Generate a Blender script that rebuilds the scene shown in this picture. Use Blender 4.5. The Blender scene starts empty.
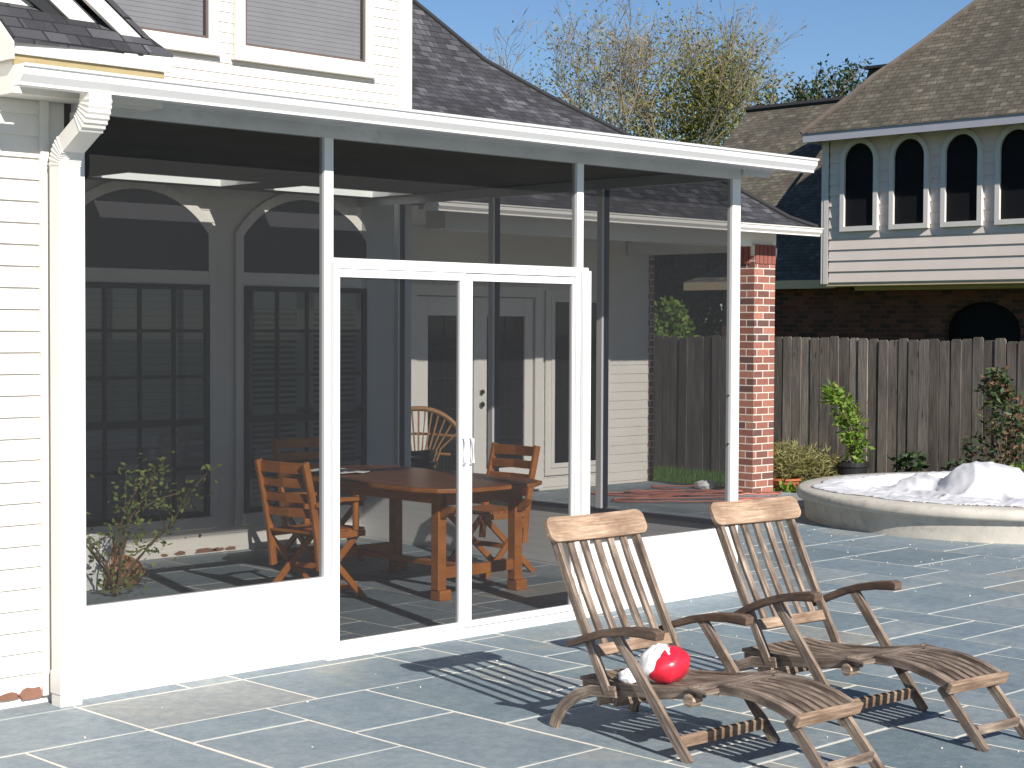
import bpy, bmesh, math, random
from mathutils import Vector, Matrix
R = math.radians
random.seed(7)
sc = bpy.context.scene
COL = sc.collection

# ------------------------------------------------------------------ camera
f_px, pitch, roll, yaw = 1717.889, 0.0325, 0.0044, 0.7724
CAM = Vector((-4.1159, -7.0788, 1.7362))
Fw = Vector((math.sin(yaw)*math.cos(pitch), math.cos(yaw)*math.cos(pitch), -math.sin(pitch)))
Rt = Vector((math.cos(yaw), -math.sin(yaw), 0)); Up = Rt.cross(Fw)
Rt2 = math.cos(roll)*Rt + math.sin(roll)*Up; Up2 = -math.sin(roll)*Rt + math.cos(roll)*Up
cd = bpy.data.cameras.new('camera'); cam = bpy.data.objects.new('camera', cd); COL.objects.link(cam)
m = Matrix((Rt2, Up2, -Fw)).transposed().to_4x4(); m.translation = CAM
cam.matrix_world = m
cd.sensor_width = 36; cd.lens = f_px/1024*36; cd.clip_end = 2000; cd.clip_start = .05
sc.camera = cam

# ------------------------------------------------------------------ light
SUN_EL = R(30.3); SD = Vector((-.285, -.958, 0)).normalized()
w = bpy.data.worlds.new('World'); sc.world = w; w.use_nodes = True
nt = w.node_tree; sky = nt.nodes.new('ShaderNodeTexSky'); sky.sky_type = 'NISHITA'; sky.sun_disc = False
sky.sun_elevation = SUN_EL; sky.sun_rotation = R(196.6); sky.altitude = 1200; sky.air_density = 1.0; sky.dust_density = .0; sky.ozone_density = 5.0
nt.links.new(sky.outputs[0], nt.nodes['Background'].inputs[0]); nt.nodes['Background'].inputs[1].default_value = .066
sl = bpy.data.lights.new('sun', 'SUN'); sl.energy = 4.6; sl.angle = R(.5); sl.color = (1, .95, .87)
so = bpy.data.objects.new('sun', sl); COL.objects.link(so)
tosun = (SD*math.cos(SUN_EL) + Vector((0, 0, math.sin(SUN_EL))))
so.rotation_euler = tosun.to_track_quat('Z', 'Y').to_euler()
sc.view_settings.view_transform = 'Standard'; sc.view_settings.look = 'None'; sc.view_settings.exposure = .62; sc.view_settings.gamma = 1
sc.cycles.max_bounces = 10; sc.cycles.transparent_max_bounces = 32; sc.cycles.diffuse_bounces = 4

# ------------------------------------------------------------------ materials
def hexmix(c, k): return tuple(max(0, min(1, x*k)) for x in c)
class NB:
    def __init__(s, name):
        s.m = bpy.data.materials.new(name); s.m.use_nodes = True; s.t = s.m.node_tree; s.b = s.t.nodes['Principled BSDF']
    def n(s, typ, **kw):
        x = s.t.nodes.new(typ)
        for k, v in kw.items():
            if k.startswith('i_'):
                k2 = k[2:]; k2 = int(k2) if k2.isdigit() else k2.replace('_', ' ')
                x.inputs[k2].default_value = v
            else: setattr(x, k, v)
        return x
    def l(s, a, b): s.t.links.new(a, b)
    def coord(s, kind='Object', scale=(1, 1, 1)):
        tc = s.n('ShaderNodeTexCoord'); mp = s.n('ShaderNodeMapping'); mp.inputs['Scale'].default_value = scale
        s.l(tc.outputs[kind], mp.inputs[0]); return mp.outputs[0]
    def noise(s, vec, scale, detail=4, rough=.6):
        x = s.n('ShaderNodeTexNoise'); x.inputs['Scale'].default_value = scale; x.inputs['Detail'].default_value = detail; x.inputs['Roughness'].default_value = rough
        s.l(vec, x.inputs['Vector']); return x.outputs[0]
    def ramp(s, fac, stops):
        r = s.n('ShaderNodeValToRGB'); e = r.color_ramp.elements
        while len(e) < len(stops): e.new(.5)
        for i, (p, c) in enumerate(stops):
            e[i].position = p; e[i].color = (*c, 1) if len(c) == 3 else c
        s.l(fac, r.inputs[0]); return r.outputs[0]
    def mix(s, fac, a, b, mode='MIX'):
        x = s.n('ShaderNodeMix', data_type='RGBA', blend_type=mode)
        for sock, v in ((x.inputs[0], fac), (x.inputs[6], a), (x.inputs[7], b)):
            if isinstance(v, (int, float)): sock.default_value = v
            elif isinstance(v, tuple): sock.default_value = (*v, 1) if len(v) == 3 else v
            else: s.l(v, sock)
        return x.outputs[2]
    def bump(s, h, dist=.002, st=.6):
        b = s.n('ShaderNodeBump'); b.inputs['Strength'].default_value = st; b.inputs['Distance'].default_value = dist
        s.l(h, b.inputs['Height']); s.l(b.outputs[0], s.b.inputs['Normal']); return b
    def col(s, c):
        if isinstance(c, tuple): s.b.inputs['Base Color'].default_value = (*c, 1)
        else: s.l(c, s.b.inputs['Base Color'])
    def rough(s, r): s.b.inputs['Roughness'].default_value = r

def paint(name, c, rough=.5, var=.08, scale=3, bump=.0006, dirt=None):
    k = NB(name); v = k.coord()
    n1 = k.noise(v, scale, 5); cc = k.ramp(n1, [(.3, hexmix(c, 1-var)), (.7, hexmix(c, 1+var*.5))])
    if dirt:
        n2 = k.noise(v, 7, 8, .75); f = k.ramp(n2, [(.52, (0, 0, 0)), (.75, (1, 1, 1))]); cc = k.mix(f, cc, dirt)
    k.col(cc); k.rough(rough); n3 = k.noise(v, 60, 3); k.bump(n3, bump, .5)
    return k.m
def wood(name, c1, c2, c3, rough=.65, grain=1, bump=.0012, island=True):
    k = NB(name); v = k.coord('UV', (3*grain, 45*grain, 1)); v2 = k.coord('UV', (4, 9, 1))
    n1 = k.noise(v, 1.6, 7, .7); n2 = k.noise(v2, 1.1, 4, .6)
    a = k.ramp(n1, [(.3, c1), (.5, c2), (.68, c3)])
    b = k.mix(k.ramp(n2, [(.35, (0, 0, 0)), (.7, (1, 1, 1))]), a, hexmix(c1, .9))
    if island:
        g = k.n('ShaderNodeNewGeometry'); r = k.ramp(g.outputs['Random Per Island'], [(0, (.66, .67, .70)), (.5, (.88, .87, .87)), (1, (1.05, 1.02, .98))]); b = k.mix(1.0, b, r, 'MULTIPLY')
    k.col(b); k.rough(rough); k.bump(n1, bump, .8); return k.m
def shingles(name, cols, w=.33, h=.14):
    k = NB(name); v = k.coord('UV')
    bt = k.n('ShaderNodeTexBrick', offset=.5, squash=1.0); bt.inputs['Scale'].default_value = 1; bt.inputs['Brick Width'].default_value = w; bt.inputs['Row Height'].default_value = h
    bt.inputs['Mortar Size'].default_value = .006; bt.inputs['Mortar Smooth'].default_value = .3; bt.inputs['Bias'].default_value = 0
    k.l(v, bt.inputs['Vector']); bt.inputs['Color1'].default_value = (0, 0, 0, 1); bt.inputs['Color2'].default_value = (1, 1, 1, 1); bt.inputs['Mortar'].default_value = (.0, .0, .0, 1)
    b2 = k.n('ShaderNodeTexBrick', offset=.37); b2.inputs['Scale'].default_value = 1; b2.inputs['Brick Width'].default_value = w*.63; b2.inputs['Row Height'].default_value = h; b2.inputs['Mortar Size'].default_value = 0
    k.l(v, b2.inputs['Vector']); b2.inputs['Color1'].default_value = (0, 0, 0, 1); b2.inputs['Color2'].default_value = (1, 1, 1, 1)
    s = k.mix(.5, bt.outputs['Color'], b2.outputs['Color'])
    a = k.ramp(s, [(.0, cols[0]), (.45, cols[1]), (.75, cols[2]), (1, cols[3])])
    nz = k.noise(k.coord('UV', (90, 90, 1)), 1, 3); a = k.mix(.35, a, nz, 'OVERLAY')
    big = k.ramp(k.noise(k.coord('UV', (.7, .7, 1)), 1, 3), [(.3, (.82, .82, .82)), (.7, (1.08, 1.06, 1.04))]); a = k.mix(1.0, a, big, 'MULTIPLY')
    a = k.mix(bt.outputs['Fac'], a, hexmix(cols[0], .45))
    k.col(a); k.rough(.95)
    # lap profile: each course rises toward its lower edge
    sp = k.n('ShaderNodeSeparateXYZ'); k.l(v, sp.inputs[0]); dv = k.n('ShaderNodeMath', operation='DIVIDE'); dv.inputs[1].default_value = h; k.l(sp.outputs[1], dv.inputs[0])
    fr = k.n('ShaderNodeMath', operation='FRACT'); k.l(dv.outputs[0], fr.inputs[0]); inv = k.n('ShaderNodeMath', operation='SUBTRACT'); inv.inputs[0].default_value = 1; k.l(fr.outputs[0], inv.inputs[1])
    ad = k.n('ShaderNodeMath', operation='MULTIPLY_ADD'); k.l(nz, ad.inputs[0]); ad.inputs[1].default_value = .3; k.l(inv.outputs[0], ad.inputs[2])
    k.bump(ad.outputs[0], .012, .8); return k.m
def brick(name, c1, c2, mort, c3=None):
    k = NB(name); v = k.coord('UV')
    bt = k.n('ShaderNodeTexBrick', offset=.5); bt.inputs['Scale'].default_value = 1; bt.inputs['Brick Width'].default_value = .205; bt.inputs['Row Height'].default_value = .0765
    bt.inputs['Mortar Size'].default_value = .0065; bt.inputs['Mortar Smooth'].default_value = .2; bt.inputs['Bias'].default_value = -.1
    k.l(v, bt.inputs['Vector']); bt.inputs['Color1'].default_value = (0, 0, 0, 1); bt.inputs['Color2'].default_value = (1, 1, 1, 1)
    a = k.ramp(bt.outputs['Color'], [(0, c3 or hexmix(c1, .5)), (.3, c1), (.7, c2), (1, hexmix(c2, 1.2))])
    n = k.noise(k.coord('UV', (30, 30, 1)), 1, 5); a = k.mix(.4, a, n, 'OVERLAY'); a = k.mix(bt.outputs['Fac'], a, mort)
    k.col(a); k.rough(.9); inv = k.n('ShaderNodeMath', operation='SUBTRACT'); inv.inputs[0].default_value = 1; k.l(bt.outputs['Fac'], inv.inputs[1]); k.bump(inv.outputs[0], .006, .8); return k.m
def plain(name, c, rough=.5, metal=0, coat=0, emis=None):
    k = NB(name); v = k.coord(); n = k.noise(v, 12, 4); k.col(k.ramp(n, [(.3, hexmix(c, .88)), (.7, hexmix(c, 1.06))])); k.rough(rough)
    k.b.inputs['Metallic'].default_value = metal; k.b.inputs['Coat Weight'].default_value = coat; return k.m
def leafmat(name, cols, trans=.35):
    k = NB(name); g = k.n('ShaderNodeNewGeometry'); n = len(cols)
    a = k.ramp(g.outputs['Random Per Island'], [(i/max(1, n-1), c) for i, c in enumerate(cols)])
    k.col(a); k.rough(.6); 
    tr = k.n('ShaderNodeBsdfTranslucent'); k.l(a, tr.inputs[0]); mx = k.n('ShaderNodeMixShader'); mx.inputs[0].default_value = trans
    out = k.t.nodes['Material Output']; k.l(k.b.outputs[0], mx.inputs[1]); k.l(tr.outputs[0], mx.inputs[2]); k.l(mx.outputs[0], out.inputs[0]); return k.m
def screenmat(name, cover, c=(.02, .02, .022)):
    k = NB(name); k.col(c); k.rough(.6)
    t = k.n('ShaderNodeBsdfTransparent'); mx = k.n('ShaderNodeMixShader')
    n = k.noise(k.coord('Object', (1, 1, 1)), 1.3, 3); mr = k.n('ShaderNodeMapRange'); mr.inputs['To Min'].default_value = cover-.03; mr.inputs['To Max'].default_value = cover+.03
    k.l(n, mr.inputs[0]); k.l(mr.outputs[0], mx.inputs[0]); k.l(t.outputs[0], mx.inputs[1]); k.l(k.b.outputs[0], mx.inputs[2]); k.l(mx.outputs[0], k.t.nodes['Material Output'].inputs[0]); return k.m
def glassmat(name, tint=(.8, .85, .85), refl=.12, top=.8):
    k = NB(name); t = k.n('ShaderNodeBsdfTransparent'); t.inputs[0].default_value = (*tint, 1); g = k.n('ShaderNodeBsdfGlossy'); g.inputs['Roughness'].default_value = .02
    lw = k.n('ShaderNodeLayerWeight'); lw.inputs[0].default_value = .35; mr = k.n('ShaderNodeMapRange'); mr.inputs['To Min'].default_value = refl*.5; mr.inputs['To Max'].default_value = top
    k.l(lw.outputs['Fresnel'], mr.inputs[0]); mx = k.n('ShaderNodeMixShader'); k.l(mr.outputs[0], mx.inputs[0]); k.l(t.outputs[0], mx.inputs[1]); k.l(g.outputs[0], mx.inputs[2])
    k.l(mx.outputs[0], k.t.nodes['Material Output'].inputs[0]); return k.m
def fencemat(name, c1, c2, c3, rough, grain=1, bump=.004):
    k = NB(name); g = k.n('ShaderNodeNewGeometry'); v = k.coord('UV', (2.2, 60, 1)); n1 = k.noise(v, 1.3, 8, .75)
    a = k.ramp(n1, [(.28, hexmix(c1, .6)), (.42, c1), (.55, c2), (.70, c3)])
    r = k.ramp(g.outputs['Random Per Island'], [(0, (.55, .53, .52)), (.3, (.85, .82, .80)), (.6, (1.0, .96, .92)), (.8, (.8, .8, .82)), (1, (1.3, 1.27, 1.22))]); b = k.mix(1.0, a, r, 'MULTIPLY')
    vo = k.n('ShaderNodeTexVoronoi'); k.l(k.coord('UV', (2.4, 11, 1)), vo.inputs['Vector']); vo.inputs['Scale'].default_value = 1.0; kn = k.ramp(vo.outputs['Distance'], [(.05, (1, 1, 1)), (.12, (0, 0, 0))])
    b = k.mix(kn, b, (.03, .022, .018)); n5 = k.noise(k.coord('UV', (1.2, 5, 1)), 1, 4); b = k.mix(1.0, b, k.ramp(n5, [(.35, (.62, .6, .58)), (.6, (1.1, 1.08, 1.05))]), 'MULTIPLY')
    k.col(b); k.rough(rough); k.bump(n1, bump, .9); return k.m
M = {}
M['siding'] = paint('siding_paint', (.74, .70, .64), .55, .05)
M['siding_up'] = paint('upper_siding_paint', (.74, .705, .65), .55, .05)
M['trim'] = paint('trim_paint', (.74, .71, .66), .45, .04)
M['alu'] = paint('white_aluminium', (.74, .73, .72), .35, .03, bump=.0001)
M['soffit'] = paint('soffit_board', (.60, .60, .60), .7, .2, 3.5, dirt=(.38, .39, .40))
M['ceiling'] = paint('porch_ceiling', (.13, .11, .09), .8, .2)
M['well'] = paint('skylight_well', (.8, .82, .78), .6, .03)
M['bronze'] = plain('bronze_aluminium', (.035, .035, .06), .4)
M['dsash'] = plain('dark_sash', (.02, .018, .018), .5)
M['shutter'] = paint('shutter_paint', (.34, .335, .34), .6, .06)
M['darkglass'] = plain('dark_window_screen', (.010, .010, .012), .7)
M['darkglass'].node_tree.nodes['Principled BSDF'].inputs['Specular IOR Level'].default_value = .15
M['archscreen'] = plain('arched_sun_screen', (.035, .036, .042), .6)
M['darkglass2'] = plain('smoked_glass', (.015, .016, .018), .08)
M['screen'] = screenmat('insect_mesh', .44, (.014, .014, .015))
M['wscreen'] = screenmat('window_insect_screen', .45, (.05, .05, .055))
M['skyglass'] = glassmat('skylight_glass', (.9, .92, .92), .05, .15)
M['glass'] = glassmat('window_glass')
M['blind'] = paint('blind_slats', (.50, .50, .53), .6, .1)
M['yellow'] = wood('bare_pine', (.36, .29, .15), (.43, .35, .19), (.32, .24, .12))
M['shade'] = plain('painted_shade_black', (.015, .015, .017), .6)  # near-black that stands in for shade below the gable rake
M['roof'] = shingles('charcoal_shingles', [(.024, .024, .030), (.045, .045, .053), (.08, .08, .092), (.135, .135, .15)], w=.17, h=.088)
M['roofn'] = shingles('brown_shingles', [(.07, .06, .046), (.105, .09, .068), (.14, .122, .093), (.21, .185, .145)], w=.18, h=.090)
M['ridge'] = plain('ridge_cap', (.028, .027, .030), .95)
M['ridgen'] = paint('brown_ridge_cap', (.12, .095, .08), .9, .25, 8)
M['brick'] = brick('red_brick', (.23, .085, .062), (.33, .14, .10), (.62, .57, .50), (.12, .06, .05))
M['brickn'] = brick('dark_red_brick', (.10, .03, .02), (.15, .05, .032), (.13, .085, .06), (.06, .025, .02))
M['soldier'] = plain('soldier_brick', (.25, .085, .065), .9)
M['nsiding'] = paint('neighbour_siding', (.78, .67, .61), .6, .05)
M['ntrim'] = paint('neighbour_trim', (.70, .66, .62), .5, .05)
M['nfascia'] = paint('neighbour_fascia', (.42, .42, .47), .6, .05)
M['tan'] = paint('tan_soffit', (.60, .46, .30), .7, .1)
M['teak'] = wood('weathered_teak', (.10, .068, .05), (.36, .265, .195), (.74, .61, .485), .75)
M['teakh'] = wood('teak_headrest', (.20, .12, .075), (.48, .33, .22), (.68, .53, .40), .7)
M['teakd'] = wood('weathered_dark_teak', (.06, .035, .025), (.20, .125, .085), (.36, .26, .19), .75)
M['oiled'] = wood('oiled_hardwood', (.44, .14, .03), (.60, .22, .045), (.70, .28, .07), .42, bump=.0004)
M['oiledtop'] = wood('oiled_table_top', (.19, .062, .018), (.29, .10, .03), (.37, .14, .042), .28, bump=.0003)
M['fence'] = fencemat('weathered_fence', (.12, .108, .095), (.205, .185, .17), (.28, .26, .24), .9, grain=.8, bump=.004)
M['rattan'] = wood('rattan_cane', (.32, .16, .06), (.44, .24, .10), (.52, .32, .15), .5)
M['wicker'] = plain('wicker_grey', (.50, .42, .33), .7)
M['black'] = plain('black_plastic', (.02, .02, .022), .45)
M['terra'] = paint('terracotta', (.42, .13, .06), .85, .15, 8)
M['hose'] = plain('hose_rubber', (.36, .13, .10), .5)
M['cloth'] = paint('white_tarp', (.62, .62, .65), .85, .10, 5, .002, dirt=(.50, .49, .48))
M['paper'] = plain('white_paper', (.8, .8, .78), .7)
M['concrete'] = paint('pond_render', (.56, .52, .46), .9, .16, 5, .003, dirt=(.34, .31, .27))
M['rock'] = paint('brown_rock', (.42, .20, .09), .95, .3, 6, .01)
M['soil'] = paint('garden_soil', (.09, .065, .045), 1, .35, 9, .02)
M['chrome'] = plain('brass_knob', (.25, .22, .18), .3, 1)
M['rust'] = paint('bare_primer', (.24, .12, .08), .9, .2, 10)
M['usash'] = plain('brown_sash', (.13, .095, .085), .5)
M['red'] = plain('glossy_red_vinyl', (.68, .02, .045), .3, 0, .3)
M['wvinyl'] = plain('white_vinyl', (.85, .84, .86), .25, 0, .4)
M['grout'] = paint('pale_grout', (.74, .69, .60), .95, .08, 12)
M['bark'] = paint('tree_bark', (.20, .17, .13), .95, .25, 6, .01)
M['barkp'] = paint('pale_bark', (.36, .33, .28), .95, .2, 6, .01)
M['stem'] = paint('plant_stem', (.16, .11, .06), .9, .2, 20)
M['leaf'] = leafmat('fresh_leaf', [(.08, .17, .02), (.16, .27, .03), (.26, .34, .05)])
M['leafdry'] = leafmat('dusty_leaf', [(.10, .15, .04), (.20, .24, .07), (.30, .30, .10)])
M['leaflit'] = leafmat('porch_leaf', [(.12, .18, .03), (.22, .28, .06), (.32, .34, .09)])
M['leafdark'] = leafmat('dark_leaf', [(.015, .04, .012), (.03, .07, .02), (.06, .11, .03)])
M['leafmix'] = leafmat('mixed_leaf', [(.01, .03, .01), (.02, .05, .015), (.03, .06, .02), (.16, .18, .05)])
M['leafred'] = leafmat('red_tinged_leaf', [(.03, .07, .025), (.05, .10, .03), (.12, .13, .05), (.26, .09, .07)])
M['leafyel'] = leafmat('autumn_leaf', [(.11, .15, .03), (.20, .22, .05), (.30, .28, .07), (.15, .14, .06)])
M['twig'] = leafmat('twig_bud', [(.20, .15, .10), (.26, .20, .12), (.24, .22, .09)], .1)
M['heather'] = leafmat('heather_leaf', [(.20, .17, .06), (.30, .27, .10), (.24, .26, .09)])
def pavermat():
    k = NB('bluestone'); g = k.n('ShaderNodeNewGeometry'); v = k.coord()
    a = k.ramp(g.outputs['Random Per Island'], [(0, (.15, .20, .23)), (.3, (.225, .265, .295)), (.6, (.18, .235, .275)), (.9, (.26, .295, .315)), (1, (.28, .28, .26))])
    n = k.noise(v, 2.2, 6, .65); a = k.mix(1.0, a, k.ramp(n, [(.3, (.78, .82, .86)), (.7, (1.18, 1.14, 1.08))]), 'MULTIPLY'); a = k.mix(1.0, a, k.ramp(k.noise(v, 16, 6, .75), [(.35, (.80, .82, .84)), (.65, (1.2, 1.19, 1.17))]), 'MULTIPLY')
    n4 = k.noise(v, 1.1, 3); a = k.mix(k.ramp(n4, [(.62, (0, 0, 0)), (.78, (.5, .5, .5))]), a, (.34, .29, .22))
    n2 = k.noise(v, 70, 4, .8); a = k.mix(k.ramp(n2, [(.54, (0, 0, 0)), (.72, (.6, .6, .6))]), a, (.38, .43, .45))
    k.col(a); k.rough(.62); n3 = k.noise(v, 25, 6, .7); k.bump(n3, .004, .55); return k.m
M['paver'] = pavermat()
def grassmat():
    k = NB('lawn_turf'); v = k.coord(); n = k.noise(v, 6, 6); k.col(k.ramp(n, [(.3, (.035, .075, .012)), (.7, (.09, .16, .03))])); k.rough(.95); k.bump(k.noise(v, 60, 4), .03, 1); return k.m
M['turf'] = grassmat()
M['blade'] = leafmat('grass_blade', [(.05, .13, .015), (.10, .22, .03), (.17, .30, .05)], .3)

# ------------------------------------------------------------------ mesh builder
ORI = {}
class MB:
    def __init__(s): s.v = []; s.f = []; s.uv = []; s.mi = []
    def face(s, pts, uv=None, mi=0):
        i = len(s.v); s.v += [Vector(p) for p in pts]; s.f.append(list(range(i, i+len(pts)))); s.uv.append(uv); s.mi.append(mi)
    def faces_idx(s, pts, idx, uvs=None, mi=0):
        i = len(s.v); s.v += [Vector(p) for p in pts]
        for k, q in enumerate(idx): s.f.append([i+a for a in q]); s.uv.append(uvs[k] if uvs else None); s.mi.append(mi)
    def hexa(s, p, mi=0):   # 0-3 bottom ring, 4-7 top ring
        s.faces_idx(p, [(3, 2, 1, 0), (4, 5, 6, 7), (0, 1, 5, 4), (1, 2, 6, 5), (2, 3, 7, 6), (3, 0, 4, 7)], mi=mi)
    def box(s, x0, x1, y0, y1, z0, z1, mi=0):
        s.hexa([(x0, y0, z0), (x1, y0, z0), (x1, y1, z0), (x0, y1, z0), (x0, y0, z1), (x1, y0, z1), (x1, y1, z1), (x0, y1, z1)], mi)
    def prism(s, poly, vec, mi=0):
        vec = Vector(vec); a = [Vector(p) for p in poly]; b = [p+vec for p in a]; n = len(a)
        s.faces_idx(a+b, [tuple(reversed(range(n))), tuple(range(n, 2*n))]+[(i, (i+1) % n, n+(i+1) % n, n+i) for i in range(n)], mi=mi)
    def sweep(s, pts, wd, ht, axis, taper=None, mi=0):
        # rectangular section swept along pts; axis = width direction
        pts = [Vector(p) for p in pts]; A = Vector(axis).normalized(); rings = []; L = [0]
        for i in range(len(pts)):
            t = (pts[min(i+1, len(pts)-1)]-pts[max(i-1, 0)]).normalized(); a = (A-t*A.dot(t)).normalized(); h = t.cross(a)
            k = taper[i] if taper else 1
            rings.append([pts[i]+a*(wd/2*sx)+h*(ht/2*k*sy) for sx, sy in ((-1, -1), (1, -1), (1, 1), (-1, 1))])
            if i: L.append(L[-1]+(pts[i]-pts[i-1]).length)
        ou, ov = random.uniform(0, 50), random.uniform(0, 50); V = [p for r in rings for p in r]; F = []; U = []
        per = [0, wd, wd+ht, 2*wd+ht, 2*wd+2*ht]
        for i in range(len(pts)-1):
            for j in range(4):
                F.append((4*i+j, 4*i+(j+1) % 4, 4*(i+1)+(j+1) % 4, 4*(i+1)+j))
                U.append([(ou+L[i], ov+per[j]), (ou+L[i], ov+per[j+1]), (ou+L[i+1], ov+per[j+1]), (ou+L[i+1], ov+per[j])])
        n = len(V); F.append((3, 2, 1, 0)); F.append((n-4, n-3, n-2, n-1)); c = [(ou, ov), (ou+wd*.3, ov), (ou+wd*.3, ov+ht), (ou, ov+ht)]; U += [c, c]
        s.faces_idx(V, F, U, mi)
    def tube(s, pts, r, n=6, mi=0, caps=True):
        pts = [Vector(p) for p in pts]; V = []; F = []; m_ = len(pts)
        ref = Vector((0, 0, 1))
        for i in range(m_):
            t = (pts[min(i+1, m_-1)]-pts[max(i-1, 0)])
            t = t.normalized() if t.length > 1e-9 else Vector((0, 0, 1))
            a = t.cross(ref)
            if a.length < .1: a = t.cross(Vector((1, 0, 0)))
            a.normalize(); b = t.cross(a); rr = r[i] if isinstance(r, (list, tuple)) else r
            V += [pts[i]+a*(rr*math.cos(2*math.pi*k/n))+b*(rr*math.sin(2*math.pi*k/n)) for k in range(n)]
        for i in range(m_-1):
            for k in range(n): F.append((i*n+k, (i+1)*n+k, (i+1)*n+(k+1) % n, i*n+(k+1) % n))
        if caps: F.append(tuple(range(n))); F.append(tuple(reversed(range((m_-1)*n, m_*n))))
        s.faces_idx(V, F, mi=mi)
    def lathe(s, prof, cx, cy, n=20, mi=0, x0=0):
        V = []; F = []
        for r, z in prof:
            V += [(cx+r*math.cos(2*math.pi*k/n), cy+r*math.sin(2*math.pi*k/n), z) for k in range(n)]
        for i in range(len(prof)-1):
            for k in range(n): F.append((i*n+k, i*n+(k+1) % n, (i+1)*n+(k+1) % n, (i+1)*n+k))
        s.faces_idx(V, F, mi=mi)
    def leaf(s, p, d, L, W, n=None):
        d = d.normalized(); n = n or Vector((random.gauss(0, 1), random.gauss(0, 1), random.gauss(0, 1)))
        a = d.cross(n)
        if a.length < 1e-3: a = d.cross(Vector((1, 0, .3)))
        a.normalize(); s.face([p, p+d*L*.5+a*W*.5, p+d*L, p+d*L*.5-a*W*.5])
    def build(s, name, mat, parent=None, bevel=0, smooth=False, merge=False, thick=0):
        o_ = ORI.get(parent.name, Vector()) if parent else Vector()
        me = bpy.data.meshes.new(name); me.from_pydata([tuple(v-o_) for v in s.v], [], s.f)
        for mm in (mat if isinstance(mat, (list, tuple)) else [mat]): me.materials.append(mm)
        me.validate(); me.update()
        ul = me.uv_layers.new(name='UV')
        if len(me.polygons) == len(s.f):
            for p, uv, mi in zip(me.polygons, s.uv, s.mi):
                p.material_index = mi
                if uv is None:
                    n = p.normal
                    t = Vector((0, 0, 1)).cross(n) if abs(n.z) < .99 else Vector((1, 0, 0))
                    t.normalize(); b = n.cross(t)
                    for li in p.loop_indices:
                        c = me.vertices[me.loops[li].vertex_index].co+o_; ul.data[li].uv = (c.dot(t), c.dot(b))
                else:
                    for li, q in zip(p.loop_indices, uv): ul.data[li].uv = q
                p.use_smooth = smooth
        ob = bpy.data.objects.new(name, me); COL.objects.link(ob)
        if parent:
            ob.parent = parent; ORI[ob.name] = o_
        if merge:
            bm = bmesh.new(); bm.from_mesh(me); bmesh.ops.remove_doubles(bm, verts=bm.verts, dist=1e-4); bm.to_mesh(me); bm.free()
        if thick:
            md = ob.modifiers.new('solid', 'SOLIDIFY'); md.thickness = thick; md.offset = 0
        if bevel:
            md = ob.modifiers.new('bevel', 'BEVEL'); md.width = bevel; md.segments = 2; md.limit_method = 'ANGLE'; md.angle_limit = R(40)
        return ob
def tag(o, label=None, cat=None, group=None, kind=None):
    if label: o['label'] = label
    if cat: o['category'] = cat
    if group: o['group'] = group
    if kind: o['kind'] = kind
    return o
def root(name, loc, label, cat, group=None):
    o = bpy.data.objects.new(name, None); COL.objects.link(o); o.location = loc; o.empty_display_size = .2
    ORI[o.name] = Vector(loc); return tag(o, label, cat, group)
def lroot(name, label, cat, group=None):   # parts built in local coordinates, placed afterwards
    o = bpy.data.objects.new(name, None); COL.objects.link(o); ORI[o.name] = Vector(); return tag(o, label, cat, group)
def copy_tree(o, parent=None):
    c = o.copy(); COL.objects.link(c); c.parent = parent
    for ch in list(o.children): copy_tree(ch, c)
    return c
def siding(mb, x0, x1, y, z0, z1, ex=.098, axis='x', sgn=-1, top=None, lap=.014):
    # clapboards; wall surface at y (axis x) or at x=y (axis y); sgn = side the boards face; top(z)->(x0,x1) clips
    z = z0
    while z < z1-1e-3:
        zt = min(z+ex, z1); a, b = (x0, x1) if top is None else top(z)
        if b-a > .02:
            o1, o2 = y+sgn*lap, y+sgn*.001
            P = lambda u, o, zz: (u, o, zz) if axis == 'x' else (o, u, zz)
            q = [P(a, o1, z), P(b, o1, z), P(b, o2, zt), P(a, o2, zt)]; r = [P(a, o2, z), P(b, o2, z), P(b, o1, z), P(a, o1, z)]
            if (axis == 'x') == (sgn > 0): q.reverse(); r.reverse()
            mb.face(q); mb.face(r)
        z = zt

# ================================================================== SETTING
# ground far
g = MB(); g.face([(-200, -200, -.13), (300, -200, -.13), (300, 300, -.13), (-200, 300, -.13)])
o = g.build('lawn', M['turf']); tag(o, 'lawn ground beyond the patio', kind='structure')
# patio slab (grout bed) + pavers
PX0, PX1, PY0, PY1 = -7, 10.75, -10, 5.84
g = MB(); g.box(PX0, PX1, PY0, PY1, -.12, -.0015)
o = g.build('patio_base', M['grout']); tag(o, kind='structure')
pv = MB(); rp = random.Random(19)
def paver(x0, x1, y0, y1):
    j = lambda: rp.uniform(-.003, .003)
    gp = .0108; z = rp.uniform(.0004, .0024)
    a, b, c, d = (x0+gp+j(), y0+gp+j()), (x1-gp+j(), y0+gp+j()), (x1-gp+j(), y1-gp+j()), (x0+gp+j(), y1-gp+j())
    P = [(a[0], a[1], z), (b[0], b[1], z), (c[0], c[1], z), (d[0], d[1], z)]; Q = [(x, y, -.006) for x, y, _ in P]
    pv.faces_idx(P+Q, [(0, 1, 2, 3), (4, 5, 1, 0), (5, 6, 2, 1), (6, 7, 3, 2), (7, 4, 0, 3)])
MX, MY = .300, .308
nxm = int((PX1-PX0)/MX)+1; nym = int((PY1-PY0)/MY)+1; occ = [[False]*nym for _ in range(nxm)]
jx = [rp.uniform(-.02, .02) for _ in range(nxm+1)]; jy = [rp.uniform(-.02, .02) for _ in range(nym+1)]
def gx(i): return min(PX0+i*MX+.17+jx[min(i, nxm)]-.17, PX1)
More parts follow.
